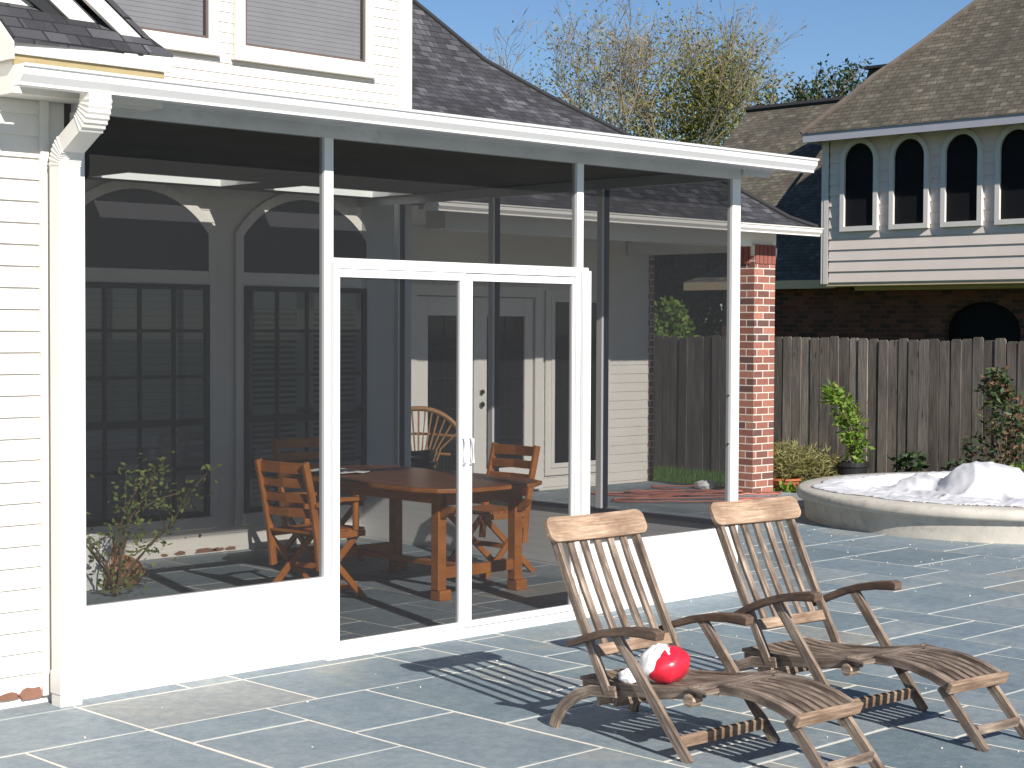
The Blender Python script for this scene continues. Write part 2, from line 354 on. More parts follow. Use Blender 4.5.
def gy(j): return min(PY0+j*MY+jy[min(j, nym)]+.01, PY1)
for j_ in range(nym):
    for i_ in range(nxm):
        if occ[i_][j_]: continue
        opts = [(3, 2), (2, 2), (3, 2), (2, 1), (2, 2), (2, 3), (1, 2), (3, 2), (2, 3), (3, 1)]; rp.shuffle(opts); opts.append((1, 1))
        for a, b in opts:
            if i_+a <= nxm and j_+b <= nym and not any(occ[i_+p][j_+q] for p in range(a) for q in range(b)):
                for p in range(a):
                    for q in range(b): occ[i_+p][j_+q] = True
                if gx(i_+a)-gx(i_) > .05 and gy(j_+b)-gy(j_) > .05: paver(gx(i_), gx(i_+a), gy(j_), gy(j_+b))
                break
o = pv.build('patio_paving', M['paver']); tag(o, kind='structure')
# garden bed strip
g = MB(); g.box(10.76, 13.22, -8, 4.6, -.125, -.03)
o = g.build('garden_bed', M['soil']); tag(o, kind='structure')

# ================================================================== HOUSE
house = root('house', (5.4, 4, 0), 'white clapboard house with charcoal shingle roof, behind and left of the mesh porch', 'house')
# window wall
YW = 3.95
g = MB(); siding(g, -.1, 5.27, YW, .05, 2.9, .092, lap=.008); siding(g, -.1, 5.27, YW, 2.9, 6.4, .078, lap=.010)
g.box(-.1, 5.38, YW, YW+.2, -.02, 6.4)
g.box(5.27, 5.41, YW-.03, YW+.17, .04, 6.4)
wall = g.build('back_wall', M['siding_up'], house)
g = MB(); g.box(-.1, 5.38, YW-.012, YW-.002, .0, .05); g.build('wall_footing', M['siding'], house)
# peeling paint patches at the foot of the wall
def blobs(y, z, xs, parent, out):
    for x, wd_, hh in xs:
        b = MB(); n = 14; pts = []
        for k in range(n):
            a = 2*math.pi*k/n; rr = 1+random.uniform(-.25, .25); pts.append((x+wd_*math.cos(a)*rr, y, max(.012, z+hh*math.sin(a)*rr)))
        b.prism(pts, (0, -out, 0)); b.build('bare_patch', M['rust'], parent)
# recess side wall
g = MB(); g.box(5.18, 5.38, YW+.2, 8, -.02, 2.9); g.build('recess_wall', M['siding'], house)
# door wall
YD = 5.85
g = MB(); siding(g, 5.4, 10.64, YD, .03, 2.75, .10, lap=.008); g.box(5.38, 10.64, YD, YD+.2, -.12, 2.9); g.build('porch_wall', M['siding'], house)
g = MB(); g.box(10.642, 10.72, YD-.02, YD+6, -.12, 2.75); g.build('brick_side', M['brick'], house)
# left wing wall
YL = .06
g = MB(); siding(g, -3.2, -.17, YL, .05, 2.8, .098, lap=.015)
g.box(-3.2, -.05, YL, 3.94, -.01, 2.8)
g.box(-.185, -.145, YL-.03, YL, .04, 2.8)
g.build('front_wall', M['siding'], house)
blobs(YL-.012, .055, [(-.24, .07, .032), (-.35, .06, .018), (-.5, .08, .02)], house, .006)
blobs(YW-.010, .022, [(3.35, .09, .022), (3.58, .05, .014), (3.12, .05, .016), (4.6, .06, .02), (2.98, .03, .012), (3.47, .05, .016)], house, .008)
# gable over left wing
rk = lambda x, off=0: 3.106+(.308-x)*.745-off
g = MB()
siding(g, -3.2, .2, YL, 2.85, 5.6, .098, top=lambda z: (-3.2, max(-3.2, .308-(z+.19+.098-3.106)/.745)))
g.prism([(-3.2, YL, 2.8), (.12, YL, 2.8), (.12, YL, rk(.12, .17)), (-3.2, YL, rk(-3.2, .17))], (0, 3.8, 0))
g.build('gable_wall', M['siding'], house)
# roof slab of gable
def slab(mb, a, b, t, y0, y1):  # line a->b in xz, thickness t downward
    (xa, za), (xb, zb) = a, b; mb.prism([(xa, y0, za), (xb, y0, zb), (xb, y0, zb-t), (xa, y0, za-t)], (0, y1-y0, 0))
g = MB(); slab(g, (.318, rk(.318)), (-3.4, rk(-3.4)), .028, -.075, 3.9); g.build('gable_roof', M['roof'], house)
g = MB(); slab(g, (.30, rk(.30, .03)), (-3.4, rk(-3.4, .03)), .085, -.062, -.035); slab(g, (.235, rk(.235, .125)), (-3.4, rk(-3.4, .125)), .11, .0, .03)
slab(g, (.30, rk(.30, .045)), (-3.4, rk(-3.4, .045)), .02, -.03, .045)
g.build('rake_board', M['trim'], house, bevel=.003)
g = MB(); g.prism([(-.6, .02, rk(-.6, .24)), (.02, .02, rk(.02, .24)), (.10, .02, rk(.02, .24)-.09), (-.6, .02, rk(-.6, .24)-.12)], (0, .02, 0)); g.build('rake_shade', M['shade'], house)  # dark wedge panel: painted shade beside the rake boards
# cornice return: little pent roof, boxed
pz = lambda y: 2.99+.82*(y+.184)
g = MB()
poly = [(-.425, -.19), (.40, -.155), (.325, -.03), (.17, .03), (-.03, .16), (-.425, .16)]
top = [(x, y, pz(y)) for x, y in poly]; g.prism([(x, y, z-.016) for x, y, z in top], (0, 0, .016))
ret = g.build('return_roof', M['roof'], house)
g = MB()
g.box(-.415, .385, -.168, -.148, 2.925, 2.984); g.build('return_fascia', M['trim'], house, bevel=.002)
g = MB(); g.box(-.41, .355, -.150, -.13, 2.878, 2.924); g.build('return_frieze', M['yellow'], house)
g = MB(); g.box(-.405, .36, -.128, YL-.016, 2.76, 2.95)
g.prism([(-.435, -.175, 2.90), (-.435, -.175, 2.975), (-.435, .14, pz(.14)-.02), (-.435, .14, 2.90)], (.012, 0, 0))
g.build('return_box', M['trim'], house)
# ---- windows of house
def casing_arch(mb, x0, x1, z0, zs, zt, wd_, y0, y1):
    # frame band round an arched opening: sides from z0 to zs, elliptical-ish arc to zt
    n = 20; cx = (x0+x1)/2; hw = (x1-x0)/2; h = zt-zs; Rr = (hw*hw+h*h)/(2*h); cz = zt-Rr; a0 = math.asin(min(1, hw/Rr))
    inner = [(cx+Rr*math.sin(-a0+2*a0*k/n), cz+Rr*math.cos(-a0+2*a0*k/n)) for k in range(n+1)]
    R2 = Rr+wd_; a1 = math.asin(min(1, (hw+wd_)/R2)); outer = [(cx+R2*math.sin(-a1+2*a1*k/n), cz+R2*math.cos(-a1+2*a1*k/n)) for k in range(n+1)]
    inn = [(x0, z0)]+inner+[(x1, z0)]; out = [(x0-wd_, z0)]+outer+[(x1+wd_, z0)]
    for k in range(len(inn)-1):
        a, b, c, d = inn[k], inn[k+1], out[k+1], out[k]
        mb.hexa([(a[0], y0, a[1]), (b[0], y0, b[1]), (b[0], y1, b[1]), (a[0], y1, a[1]), (d[0], y0, d[1]), (c[0], y0, c[1]), (c[0], y1, c[1]), (d[0], y1, d[1])])
    return inner
def arched_window(x0, kind, lab):
    x1 = x0+1.22; y = YW-.016
    win = MB(); win.box(x0-.01, x1+.01, y-.004, y+.01, .28, 2.44)
    wn = win.build('window', M['dsash'], house)
    if lab: wn['label'] = lab
    c = MB(); inner = casing_arch(c, x0, x1, .20, 2.44, 2.75, .075, y-.020, y)
    c.box(x0, x1, y-.019, y, 2.055, 2.16); c.box(x0-.02, x1+.02, y-.06, y, .20, .29); c.build('frame', M['trim'], wn, bevel=.003)
    a = MB(); a.prism([(x0, y-.01, 2.16), (x1, y-.01, 2.16)]+[(p[0], y-.01, p[1]) for p in reversed(inner)], (0, .004, 0)); a.build('arched_screen', M['archscreen'], wn)
    # sash bars
    s_ = MB(); b = .012
    for i in range(5):
        xx = x0+.02+(1.18)*i/4; s_.box(xx-b*(1.8 if i in (0, 4) else 1), xx+b*(1.8 if i in (0, 4) else 1), y-.030, y-.018, .29, 2.055)
    for z, t in ((.31, .022), (.665, .012), (1.015, .026), (1.36, .012), (1.705, .012), (2.035, .02)): s_.box(x0, x1, y-.031, y-.019, z-t, z+t)
    s_.build('muntins', M['dsash'], wn)
    p = MB(); p.face([(x0, y-.016, .29), (x1, y-.016, .29), (x1, y-.016, 2.055), (x0, y-.016, 2.055)]); p.build('pane', M['glass'], wn)
    sh = MB()
    if kind == 'closed':
        z = .31
        while z < 2.03: sh.hexa([(x0+.03, y-.009, z), (x1-.03, y-.009, z), (x1-.03, y-.006, z), (x0+.03, y-.006, z), (x0+.03, y-.006, z+.05), (x1-.03, y-.006, z+.05), (x1-.03, y-.004, z+.05), (x0+.03, y-.004, z+.05)]); z += .052
    else:
        for xa, xb in ((x0+.02, x0+.60), (x0+.62, x1-.02)):
            for q0, q1 in ((xa, xa+.06), (xb-.09, xb)): sh.box(q0, q1, y-.014, y-.006, .30, 2.04)
            sh.box(xa, xb, y-.014, y-.006, 1.88, 2.04); sh.box(xa, xb, y-.014, y-.006, 1.05, 1.10); sh.box(xa, xb, y-.014, y-.006, .30, .38)
            z = .40
            while z < 1.86:
                sh.hexa([(xa+.06, y-.015, z), (xb-.09, y-.015, z), (xb-.09, y-.008, z), (xa+.06, y-.008, z), (xa+.06, y-.013, z+.022), (xb-.09, y-.013, z+.022), (xb-.09, y-.006, z+.022), (xa+.06, y-.006, z+.022)]); z += .044
    sh.build('shutter', M['shutter'], wn)
arched_window(2.15, 'closed', 'arched window with closed shutters'); arched_window(3.694, 'open', 'arched window with open louvred shutters'); arched_window(.60, 'closed', None)
def upper_window(x0, x1, z0, z1):
    y = YW-.016
    b = MB(); b.box(x0, x1, y+.002, y+.012, z0, z1); wn = b.build('upper_window', M['dsash'], house)
    bl = MB(); z = z0+.02
    while z < z1: bl.face([(x0+.03, y-.002, z), (x1-.03, y-.002, z), (x1-.03, y+.001, z+.036), (x0+.03, y+.001, z+.036)]); z += .037
    bl.build('blind', M['blind'], wn)
    c = MB(); t = .085
    for a in ((x0-t, x0, z0-t, z1+t), (x1, x1+t, z0-t, z1+t), (x0, x1, z0-t, z0), (x0, x1, z1, z1+t)): c.box(a[0], a[1], y-.04, y+.005, a[2], a[3])
    c.box(x0-t-.02, x1+t+.03, y-.055, y+.005, z0-t-.035, z0-t-.002); c.build('frame', M['trim'], wn, bevel=.003)
    s_ = MB(); q = .02
    for a in ((x0, x0+q, z0, z1), (x1-q, x1, z0, z1), (x0+q, x1-q, z0, z0+q), (x0+q, x1-q, z1-q, z1)): s_.box(a[0], a[1], y-.028, y-.012, a[2], a[3])
    s_.build('sash', M['usash'], wn)
    p = MB(); p.face([(x0+q, y-.02, z0+q), (x1-q, y-.02, z0+q), (x1-q, y-.02, z1-q), (x0+q, y-.02, z1-q)]); p.build('insect_screen', M['wscreen'], wn)
upper_window(2.2, 3.36, 3.915, 5.3); upper_window(3.695, 4.89, 3.905, 5.3)
# ---- porch doors and window
def french_door(xa, xb, gx0, gx1, knob):
    y = YD-.014
    b = MB()
    for a in ((xa, gx0, .04, 2.05), (gx1, xb, .04, 2.05), (gx0, gx1, .04, .28), (gx0, gx1, 1.86, 2.05)): b.box(a[0], a[1], y-.045, y, a[2], a[3])
    d = b.build('door', M['trim'], house, bevel=.003)
    p = MB(); p.box(gx0, gx1, y-.025, y-.012, .28, 1.86); p.build('glass', M['darkglass2'], d)
    s_ = MB(); xm = (gx0+gx1)/2; s_.box(xm-.006, xm+.006, y-.032, y-.026, .28, 1.86)
    for k in range(1, 5): z = .28+1.58*k/5; s_.box(gx0, gx1, y-.032, y-.026, z-.006, z+.006)
    s_.build('glazing_bars', M['dsash'], d)
    if knob:
        for nm, z, r_ in (('deadbolt', 1.08, .026), ('knob', .95, .03)):
            k = MB(); k.tube([(knob, y-.046, z), (knob, y-.075, z), (knob, y-.076, z), (knob, y-.088, z)], [r_*.7, r_*.7, r_, r_*.7], 12); k.build(nm, M['chrome'], d)
french_door(7.10, 7.86, 7.25, 7.71, None); french_door(7.88, 8.73, 8.06, 8.61, 7.975)
g = MB(); y = YD-.014
for a in ((6.97, 7.09, .03, 2.17), (8.75, 8.87, .03, 2.17), (7.09, 8.75, 2.06, 2.17)): g.box(a[0], a[1], y-.065, y, a[2], a[3])
g.build('door_frame', M['trim'], house, bevel=.003)
g = MB(); x0, x1, z0, z1 = 9.085, 9.84, .285, 2.02
g.box(x0, x1, y-.012, y, z0, z1); pw = g.build('porch_window', M['darkglass2'], house)
c = MB()
for k, (t, yo) in enumerate(((.05, .03), (.13, .018))):
    for a in ((x0-t, x0, z0-t, z1+t), (x1, x1+t, z0-t, z1+t), (x0, x1, z0-t, z0), (x0, x1, z1, z1+t)): c.box(a[0], a[1], y-yo, y-.001*k, a[2], a[3])
c.build('frame', M['trim'], pw, bevel=.003)
# light disc/ bracket lamp wire on wall
# ---- porch pillar
g = MB(); PXa, PXb, PYa, PYb = 10.2, 10.55, 4.0, 4.35
g.box(PXa, PXb, PYa, PYb, -.12, 2.50); pil = g.build('brick_pillar', M['brick'], house)
g = MB(); n = 5
for k in range(n):
    x = PXa+(PXb-PXa)*k/n; g.box(x+.006, x+(PXb-PXa)/n-.006, PYa-.012, PYa+.05, 2.42, 2.62)
    yy = PYa+(PYb-PYa)*k/n; g.box(PXa-.012, PXa+.05, yy+.006+.0525*(k == 0), yy+(PYb-PYa)/n-.006, 2.42, 2.62)
g.build('soldier_course', M['soldier'], pil, bevel=.003)
g = MB(); g.box(PXa+.004, PXb-.004, PYa+.004, PYb, 2.5, 2.615); g.build('mortar', M['grout'], pil)
g = MB(); g.box(5.9, 10.62, 4.04, 4.30, 2.60, 2.76); g.box(10.25, 10.5, 4.301, YD-.02, 2.56, 2.76); g.build('porch_beam', M['trim'], house, bevel=.004)
g = MB(); pts = [(10.57+.11*math.sin(a*math.pi/16), 3.9, 2.40+.2*(1-math.cos(a*math.pi/16))) for a in range(9)]
g.prism([(10.565, 4.08, 2.60), (10.70, 4.08, 2.60)]+[(x+.01, 4.08, z) for x, _, z in reversed(pts)]+[(10.565, 4.08, 2.40)], (0, .16, 0)); g.build('bracket', M['trim'], house)
g = MB(); g.box(5.40, 10.75, 3.74, YD-.016, 2.762, 2.775); g.build('porch_soffit', M['trim'], house)
# ---- main wing roof, flared
prof = [(-.06, 2.80), (.15, 2.90), (.56, 3.22), (1.0, 3.52), (1.43, 3.81), (1.99, 4.20), (2.42, 4.54), (2.79, 4.97), (3.3, 5.55), (4.6, 7.0)]
XH, YE = 10.79, 3.74
g = MB()
for (d0, z0), (d1, z1) in zip(prof, prof[1:]):
    L0 = 5.415
    g.face([(L0, YE+d0, z0), (XH-d0, YE+d0, z0), (XH-d1, YE+d1, z1), (L0, YE+d1, z1)])
    g.face([(XH-d0, YE+d0, z0), (XH-d0, 14-d0, z0), (XH-d1, 14-d1, z1), (XH-d1, YE+d1, z1)])
    g.face([(XH-d0, 14-d0, z0), (L0, 14-d0, z0), (L0, 14-d1, z1), (XH-d1, 14-d1, z1)])
mr_ = g.build('main_roof', M['roof'], house)
g = MB(); g.tube([(XH-d, YE+d, z+.012) for d, z in prof], .03, 6); g.build('hip_ridge', M['ridge'], mr_)
def gutter(mb, xa, xb, yf, zt, h=.085, dpt=.10, k=0):
    # K-style profile, front at yf
    P = [(yf, zt), (yf+.004, zt-.012), (yf+.014, zt-.016), (yf+.018, zt-.045), (yf+.045, zt-h+.012), (yf+.045, zt-h), (yf+dpt, zt-h), (yf+dpt, zt), (yf+dpt-.006, zt), (yf+dpt-.006, zt-h+.008), (yf+.05, zt-h+.008), (yf+.024, zt-.045), (yf+.02, zt-.006), (yf+.010, zt)]
    mb.prism([(xa, a, b) for a, b in P], (xb-xa, 0, 0))
    mb.prism([(xa-.003, a, b) for a, b in P[:9]], (.004, 0, 0)); mb.prism([(xb-.001, a, b) for a, b in P[:9]], (.004, 0, 0))
g = MB(); gutter(g, 5.3, 10.85, 3.60, 2.80); g.box(5.42, 10.80, 3.70, 3.725, 2.72, 2.80); g.build('porch_gutter', M['trim'], house)

# ================================================================== SCREENED PORCH
porch = root('screened_porch', (2.4, 0, 0), 'white framed screened porch with sliding mesh doors built against the house', 'porch')
ZB, ZK, RT = 2.72, .43, 2.10
g = MB(); g.box(-.02, 4.878, 0, .05, ZB, 2.80); g.box(4.84, 4.878, .05, YW-.02, ZB, 2.79); g.build('header_beam', M['soffit'], porch)
def post(x0, x1, y0, y1, z1=ZB, z0=0, name='post'):
    g = MB(); g.box(x0, x1, y0, y1, z0, z1); return g.build(name, M['alu'], porch, bevel=.002)
post(-.03, .022, 0, .045); post(1.419, 1.478, 0, .045); post(3.318, 3.374, 0, .045); post(4.794, 4.878, 0, .045)
# screws on the corner post
for z in (1.3, .98):
    g = MB(); g.tube([(4.793, .02, z), (4.787, .02, z)], .007, 8); g.build('screw', M['chrome'], porch)
g = MB(); g.box(1.4795, 3.3175, .0, .045, RT-.055, RT); g.box(3.3745, 3.42, .0, .045, RT-.055, RT); g.build('door_header', M['alu'], porch, bevel=.002)
g = MB(); g.box(.022, 1.419, .004, .02, 0, ZK); g.box(.022, 1.419, .0, .045, ZK-.035, ZK+.002); g.box(.022, 1.419, .0, .03, .0, .03); g.build('kick_panel', M['alu'], porch, bevel=.0015)
g = MB(); g.box(3.422, 4.794, .004, .02, 0, ZK); g.box(3.422, 4.794, .0, .045, ZK-.035, ZK+.002); g.box(3.422, 4.794, .0, .03, .0, .03); g.build('kick_panel', M['alu'], porch, bevel=.0015)
g = MB(); g.box(4.856, 4.874, .046, YW-.02, 0, ZK-.001)
z = .02
siding(g, .046, YW-.02, 4.856, .02, ZK-.02, .055, axis='y', sgn=-1, lap=.002)
g.build('side_kick_panel', M['alu'], porch)
g = MB(); g.box(4.835, 4.878, .046, YW-.02, ZK, ZK+.03); g.build('side_rail', M['bronze'], porch)
for y in (1.20, 2.32, 3.42):
    g = MB(); g.box(4.835, 4.855, y, y+.05, ZK+.03, ZB); p = g.build('side_post', M['alu'], porch)
    g = MB(); g.box(4.8555, 4.905, y-.004, y+.045, ZK+.03, ZB); g.build('spline_channel', M['bronze'], p)
# sliding doors
def jamb(x0, x1):
    g = MB(); g.box(x0, x1, -.028, -.004, 0, RT-.02); g.build('door_jamb', M['alu'], porch, bevel=.002)
jamb(1.460, 1.500); jamb(3.350, 3.415)
def leaf_door(x0, x1, y0, hx, tl=.046, tr=.046):
    t = .046; g = MB()
    g.box(x0+t-tl, x0+t, y0, y0+.03, .045, RT-.056); g.box(x1-t, x1-t+tr, y0, y0+.03, .045, RT-.056); g.box(x0+t, x1-t, y0, y0+.03, .045, .08); g.box(x0+t, x1-t, y0, y0+.03, RT-.1, RT-.056)
    d = g.build('sliding_door', M['alu'], porch, bevel=.002)
    p = MB(); p.face([(x0+t, y0+.015, .08), (x1-t, y0+.015, .08), (x1-t, y0+.015, RT-.1), (x0+t, y0+.015, RT-.1)]); p.build('mesh', M['screen'], d)
    h = MB(); h.tube([(hx, y0-.001, 1.12), (hx, y0-.03, 1.11), (hx, y0-.032, .98), (hx, y0-.001, .97)], .007, 8); h.build('handle', M['alu'], d)
leaf_door(1.481-.005, 2.426, .006, 2.403, .02); leaf_door(2.434, 3.3405, .010, 2.460, .046, .021)
g = MB(); g.box(1.40, 3.425, -.05, .044, 0, .022); g.box(1.40, 3.425, -.02, .0055, .0225, .044); g.build('door_track', M['alu'], porch, bevel=.0015)
# fixed meshes
def meshp(pts): g = MB(); g.face(pts); g.build('mesh_panel', M['screen'], porch)
def mx(x0, x1, z0, z1, y=.022): meshp([(x0, y, z0), (x1, y, z0), (x1, y, z1), (x0, y, z1)])
mx(.022, 1.419, ZK, ZB); mx(1.478, 3.318, RT, ZB); mx(3.374, 4.794, ZK, ZB)
ys = [.046, 1.20, 2.32, 3.42, YW-.02]
for a, b in zip(ys, ys[1:]): meshp([(4.865, a+.0, ZK+.03), (4.865, b, ZK+.03), (4.865, b, ZB), (4.865, a, ZB)])
# roof with skylights
SK = [(.9, 1.75), (2.22, 3.33), (3.72, 4.80)]; SK = SK[1:]; SY0, SY1 = 3.2, 3.7
zr = lambda y: 2.845+.02*(y+.3)
def rslab(mb, x0, x1, y0, y1): mb.hexa([(x0, y0, 2.792), (x1, y0, 2.792), (x1, y1, 2.792), (x0, y1, 2.792), (x0, y0, zr(y0)), (x1, y0, zr(y0)), (x1, y1, zr(y1)), (x0, y1, zr(y1))])
g = MB(); g.box(5.141, 5.40, 2.4, YW-.05, 2.80, 2.86); g.build('sun_blocker', M['soffit'], porch)  # box added to keep sun off the corner board and gutter start
g = MB(); XR0, XR1 = -.04, 5.14
rslab(g, XR0, XR1, -.02+.0, SY0); rslab(g, XR0, XR1, SY1, YW-.02)
xs = [XR0]+[v for s_ in SK for v in s_]+[XR1]
for i in range(0, len(xs), 2): rslab(g, xs[i], xs[i+1], SY0, SY1)
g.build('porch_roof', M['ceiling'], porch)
g = MB(); rslab(g, XR0, XR1, -.28, -.021); g.box(XR0, XR1, -.28, .0, 2.786, 2.7915); g.box(4.879, XR1, .0, 3.9, 2.786, 2.7915); g.build('soffit', M['soffit'], porch)
g = MB(); g.box(4.88, XR1+.02, -.02, .02, 2.75, 2.786)
g.build('soffit_trim', M['soffit'], porch)
for x0, x1 in SK:
    g = MB(); t = .012; zt = 2.96
    for a in ((x0, x0+t, SY0, SY1), (x1-t, x1, SY0, SY1), (x0+t, x1-t, SY0, SY0+t), (x0+t, x1-t, SY1-t, SY1)): g.box(a[0], a[1], a[2], a[3], 2.788, zt)
    s_ = g.build('skylight', M['well'], porch)
    p = MB(); p.face([(x0-.02, SY0-.02, zt+.004), (x1+.02, SY0-.02, zt+.004), (x1+.02, SY1+.02, zt+.004), (x0-.02, SY1+.02, zt+.004)]); p.build('glazing', M['skyglass'], s_)
g = MB(); gutter(g, -.49, 5.19, -.40, 2.852, h=.088, dpt=.11); g.build('gutter', M['alu'], porch)
g = MB(); g.box(-.40, XR1, -.288, -.282, 2.77, 2.85); g.box(-.40, -.05, -.282, -.13, 2.84, 2.872); g.build('fascia', M['alu'], porch)
# downspout with corrugated elbow
g = MB(); x0, x1 = -.165, -.055
def dsp(mb, path, wd_, dp):
    # rectangular pipe with ribs on the bends
    rings = []
    for i, (y, z, ty, tz, k) in enumerate(path):
        ny, nz = tz, -ty
        rings.append([(x0-k, y-ny*(dp/2+k), z-nz*(dp/2+k)), (x1+k, y-ny*(dp/2+k), z-nz*(dp/2+k)), (x1+k, y+ny*(dp/2+k), z+nz*(dp/2+k)), (x0-k, y+ny*(dp/2+k), z+nz*(dp/2+k))])
    V = [p for r in rings for p in r]; F = []
    for i in range(len(rings)-1):
        for j in range(4): F.append((4*i+j, 4*i+(j+1) % 4, 4*i+4+(j+1) % 4, 4*i+4+j))
    F += [(0, 1, 2, 3), tuple(4*(len(rings)-1)+q for q in (3, 2, 1, 0))]
    mb.faces_idx(V, [tuple(reversed(f)) for f in F])
path = [(-.32, 2.768, 0, -1, 0)]
n = 14
for i in range(n+1):
    a = i/n*R(62); c = (-.32+.13, 2.745); yy = c[0]-.13*math.cos(a); zz = c[1]-.13*math.sin(a)
    path.append((yy, zz, math.sin(a), -math.cos(a), .004*(i % 2)))
ly, lz = path[-1][:2]; a = R(62); L = .16
path.append((ly+L*math.sin(a), lz-L*math.cos(a), math.sin(a), -math.cos(a), 0)); ly, lz = path[-1][:2]
c = (ly-.0-.11*math.cos(a), lz-.11*math.sin(a))
yend = None
for i in range(n+1):
    b = a*(1-i/n); yy = ly+.11*(math.cos(b)-math.cos(a))*1.0; zz = lz-.11*(math.sin(a)-math.sin(b))
    path.append((yy, zz, math.sin(b), -math.cos(b), .004*(i % 2)))
ly, lz = path[-1][:2]
path += [(ly, lz-.03, 0, -1, 0), (ly, .165, 0, -1, 0), (ly, .16, 0, -1, .004), (ly, .06, 0, -1, .004), (ly, .055, 0, -1, 0), (ly, .0, 0, -1, .0)]
dsp(g, path, x1-x0, .08); g.build('downspout', M['trim'], porch)
print('downspout y', ly)

# ================================================================== DECK CHAIRS
def steamer(label):
    t = lroot('deck_chair', label, 'deck chair', 'weathered wooden deck chairs on the patio')
    hw = .265; ax = (1, 0, 0); T = M['teak']
    def part(name, bars, mat=T, par=t, bev=.003):
        g = MB()
        for b in bars: g.sweep(*b)
        return g.build(name, mat, par, bevel=bev)
    # headrest: board with rounded ends, slightly bowed
    top = Vector((0, .40, .905)); up = Vector((0, .32, .59)).normalized(); nrm = Vector((0, -.59, .32)).normalized()
    c0 = Vector((0, .372, .853)) + nrm*.022
    g = MB(); pts = []
    hh, hl, r_ = .058, .30, .040
    for cx_, cz_, a0 in ((hl-r_, hh-r_, 0), (-hl+r_, hh-r_, 90), (-hl+r_, -hh+r_, 180), (hl-r_, -hh+r_, 270)):
        for k in range(5): a = R(a0+22.5*k); pts.append((cx_+r_*math.cos(a), cz_+r_*math.sin(a)))
    fr = []; bk = []
    # build as strips so that it can bow
    e_ = [0, .002, .006, .012, .020, .030, .040, .08, .16, .25]
    xs_ = [-hl+q for q in e_]+[0]+[hl-q for q in reversed(e_)]; cols = len(xs_)
    def half(x):
        e = hl-abs(x); return hh if e > r_ else hh-r_+math.sqrt(max(0, r_*r_-(r_-e)**2))
    V = []
    for x in xs_:
        h = half(x) if abs(x) < hl-1e-6 else hh-r_+.004; bow = .012*(x/hl)**2
        for s1, s2 in ((-1, 0), (1, 0), (1, 1), (-1, 1)):
            V.append(c0+Vector((x, 0, 0))+up*(h*s1)+nrm*(bow-.012+.024*(1-s2)-.012))
    F = []; U = []
    for i in range(cols-1):
        for j in range(4):
            F.append((4*i+j, 4*i+(j+1) % 4, 4*i+4+(j+1) % 4, 4*i+4+j)); pj = [0, .11, .134, .244, .268]
            U.append([(xs_[i]+5, pj[j]), (xs_[i]+5, pj[j+1]), (xs_[i+1]+5, pj[j+1]), (xs_[i+1]+5, pj[j])])
    F += [(3, 2, 1, 0), tuple(4*(cols-1)+q for q in (0, 1, 2, 3))]; U += [None, None]
    g.faces_idx(V, F, U); g.build('headrest', M['teakh'], t, bevel=.004)
    A, B = Vector((0, .368, .835)), Vector((0, .03, .205)); mid = (A+B)/2+Vector((0, .006, -.003))
    for s_ in (-1, 1): part('back_rail', [([A+Vector((s_*(hw-.02), 0, 0)), mid+Vector((s_*(hw-.02), 0, 0)), B+Vector((s_*(hw-.02), 0, 0))], .024, .042, ax)])
    cp = Vector((0, .125, .365))
    part('back_crossbar', [([cp+Vector((-hw+.033, 0, 0)), cp+Vector((hw-.033, 0, 0))], .05, .022, (0, .32, .63))], mat=M['teakh'])
    for k in range(5):
        x = -hw+.02+(2*hw-.04)*(k+1)/6; a = A+Vector((x, 0, -.0)); b = cp+Vector((x, .008, .02)); md = (a+b)/2+Vector((0, .008, -.004))
        part('back_slat', [([a, a*.75+b*.25+Vector((0, .006, -.003)), md, a*.25+b*.75+Vector((0, .006, -.003)), b], .033, .018, ax)], bev=.002)
    for s_ in (-1, 1):
        x = s_*(hw+.012)
        arm = [(x, .225, .388), (x, .13, .425), (x, .03, .458), (x, -.08, .482), (x, -.18, .493), (x, -.275, .495), (x, -.30, .490)]
        part('armrest', [(arm, .052, .034, ax, [.7, .9, 1, 1.05, 1.15, 1.3, 1.1])], mat=M['teakd'], bev=.006)
        x2 = s_*(hw+.004)
        part('front_leg', [([(x2, -.035, .466), (x2, -.455, .0)], .022, .046, ax)])
        x3 = s_*(hw-.045)
        part('seat_rail', [([(x3, .20, .215), (x3, 0, .222), (x3, -.25, .245), (x3, -.485, .288)], .024, .05, ax)])
        part('rear_leg', [([(x3+s_*.024, -.02, .215), (x3+s_*.024, .13, .198), (x3+s_*.024, .22, .165), (x3+s_*.024, .30, .105), (x3+s_*.024, .345, .045), (x3+s_*.024, .362, 0)], .022, .05, ax)], bev=.004)
        x4 = s_*.155
        part('foot_leg', [([(x4, -.865, .235), (x4, -1.09, .0)], .024, .044, ax)])
    part('leg_crossbar', [([(-hw-.005, -.395, .075), (hw+.005, -.395, .075)], .052, .018, (0, -.3, 1))], mat=M['teakh'])
    part('foot_crossbar', [([(-.145, -1.035, .075), (.145, -1.035, .075)], .04, .018, (0, -.3, 1))])
    part('under_crossbar', [([(-hw+.05, .02, .165), (hw-.05, .02, .165)], .045, .02, (0, 0, 1)), ([(-hw+.05, .12, .15), (hw-.05, .12, .15)], .04, .02, (0, 0, 1))])
    part('hinge_bar', [([(-hw+.0, -.49, .298), (hw-.0, -.49, .298)], .10, .02, (0, 1, .06))], bev=.005)
    for s_ in (-1, 1):
        g = MB(); g.tube([(s_*(hw-.06), -.44, .25), (s_*(hw+.0), -.44, .25)], .028, 12); g.build('hinge_block', T, t, bevel=.002)
    part('seat_back_bar', [([(-hw+.035, .195, .236), (hw-.035, .195, .236)], .045, .018, (0, 1, 0))])
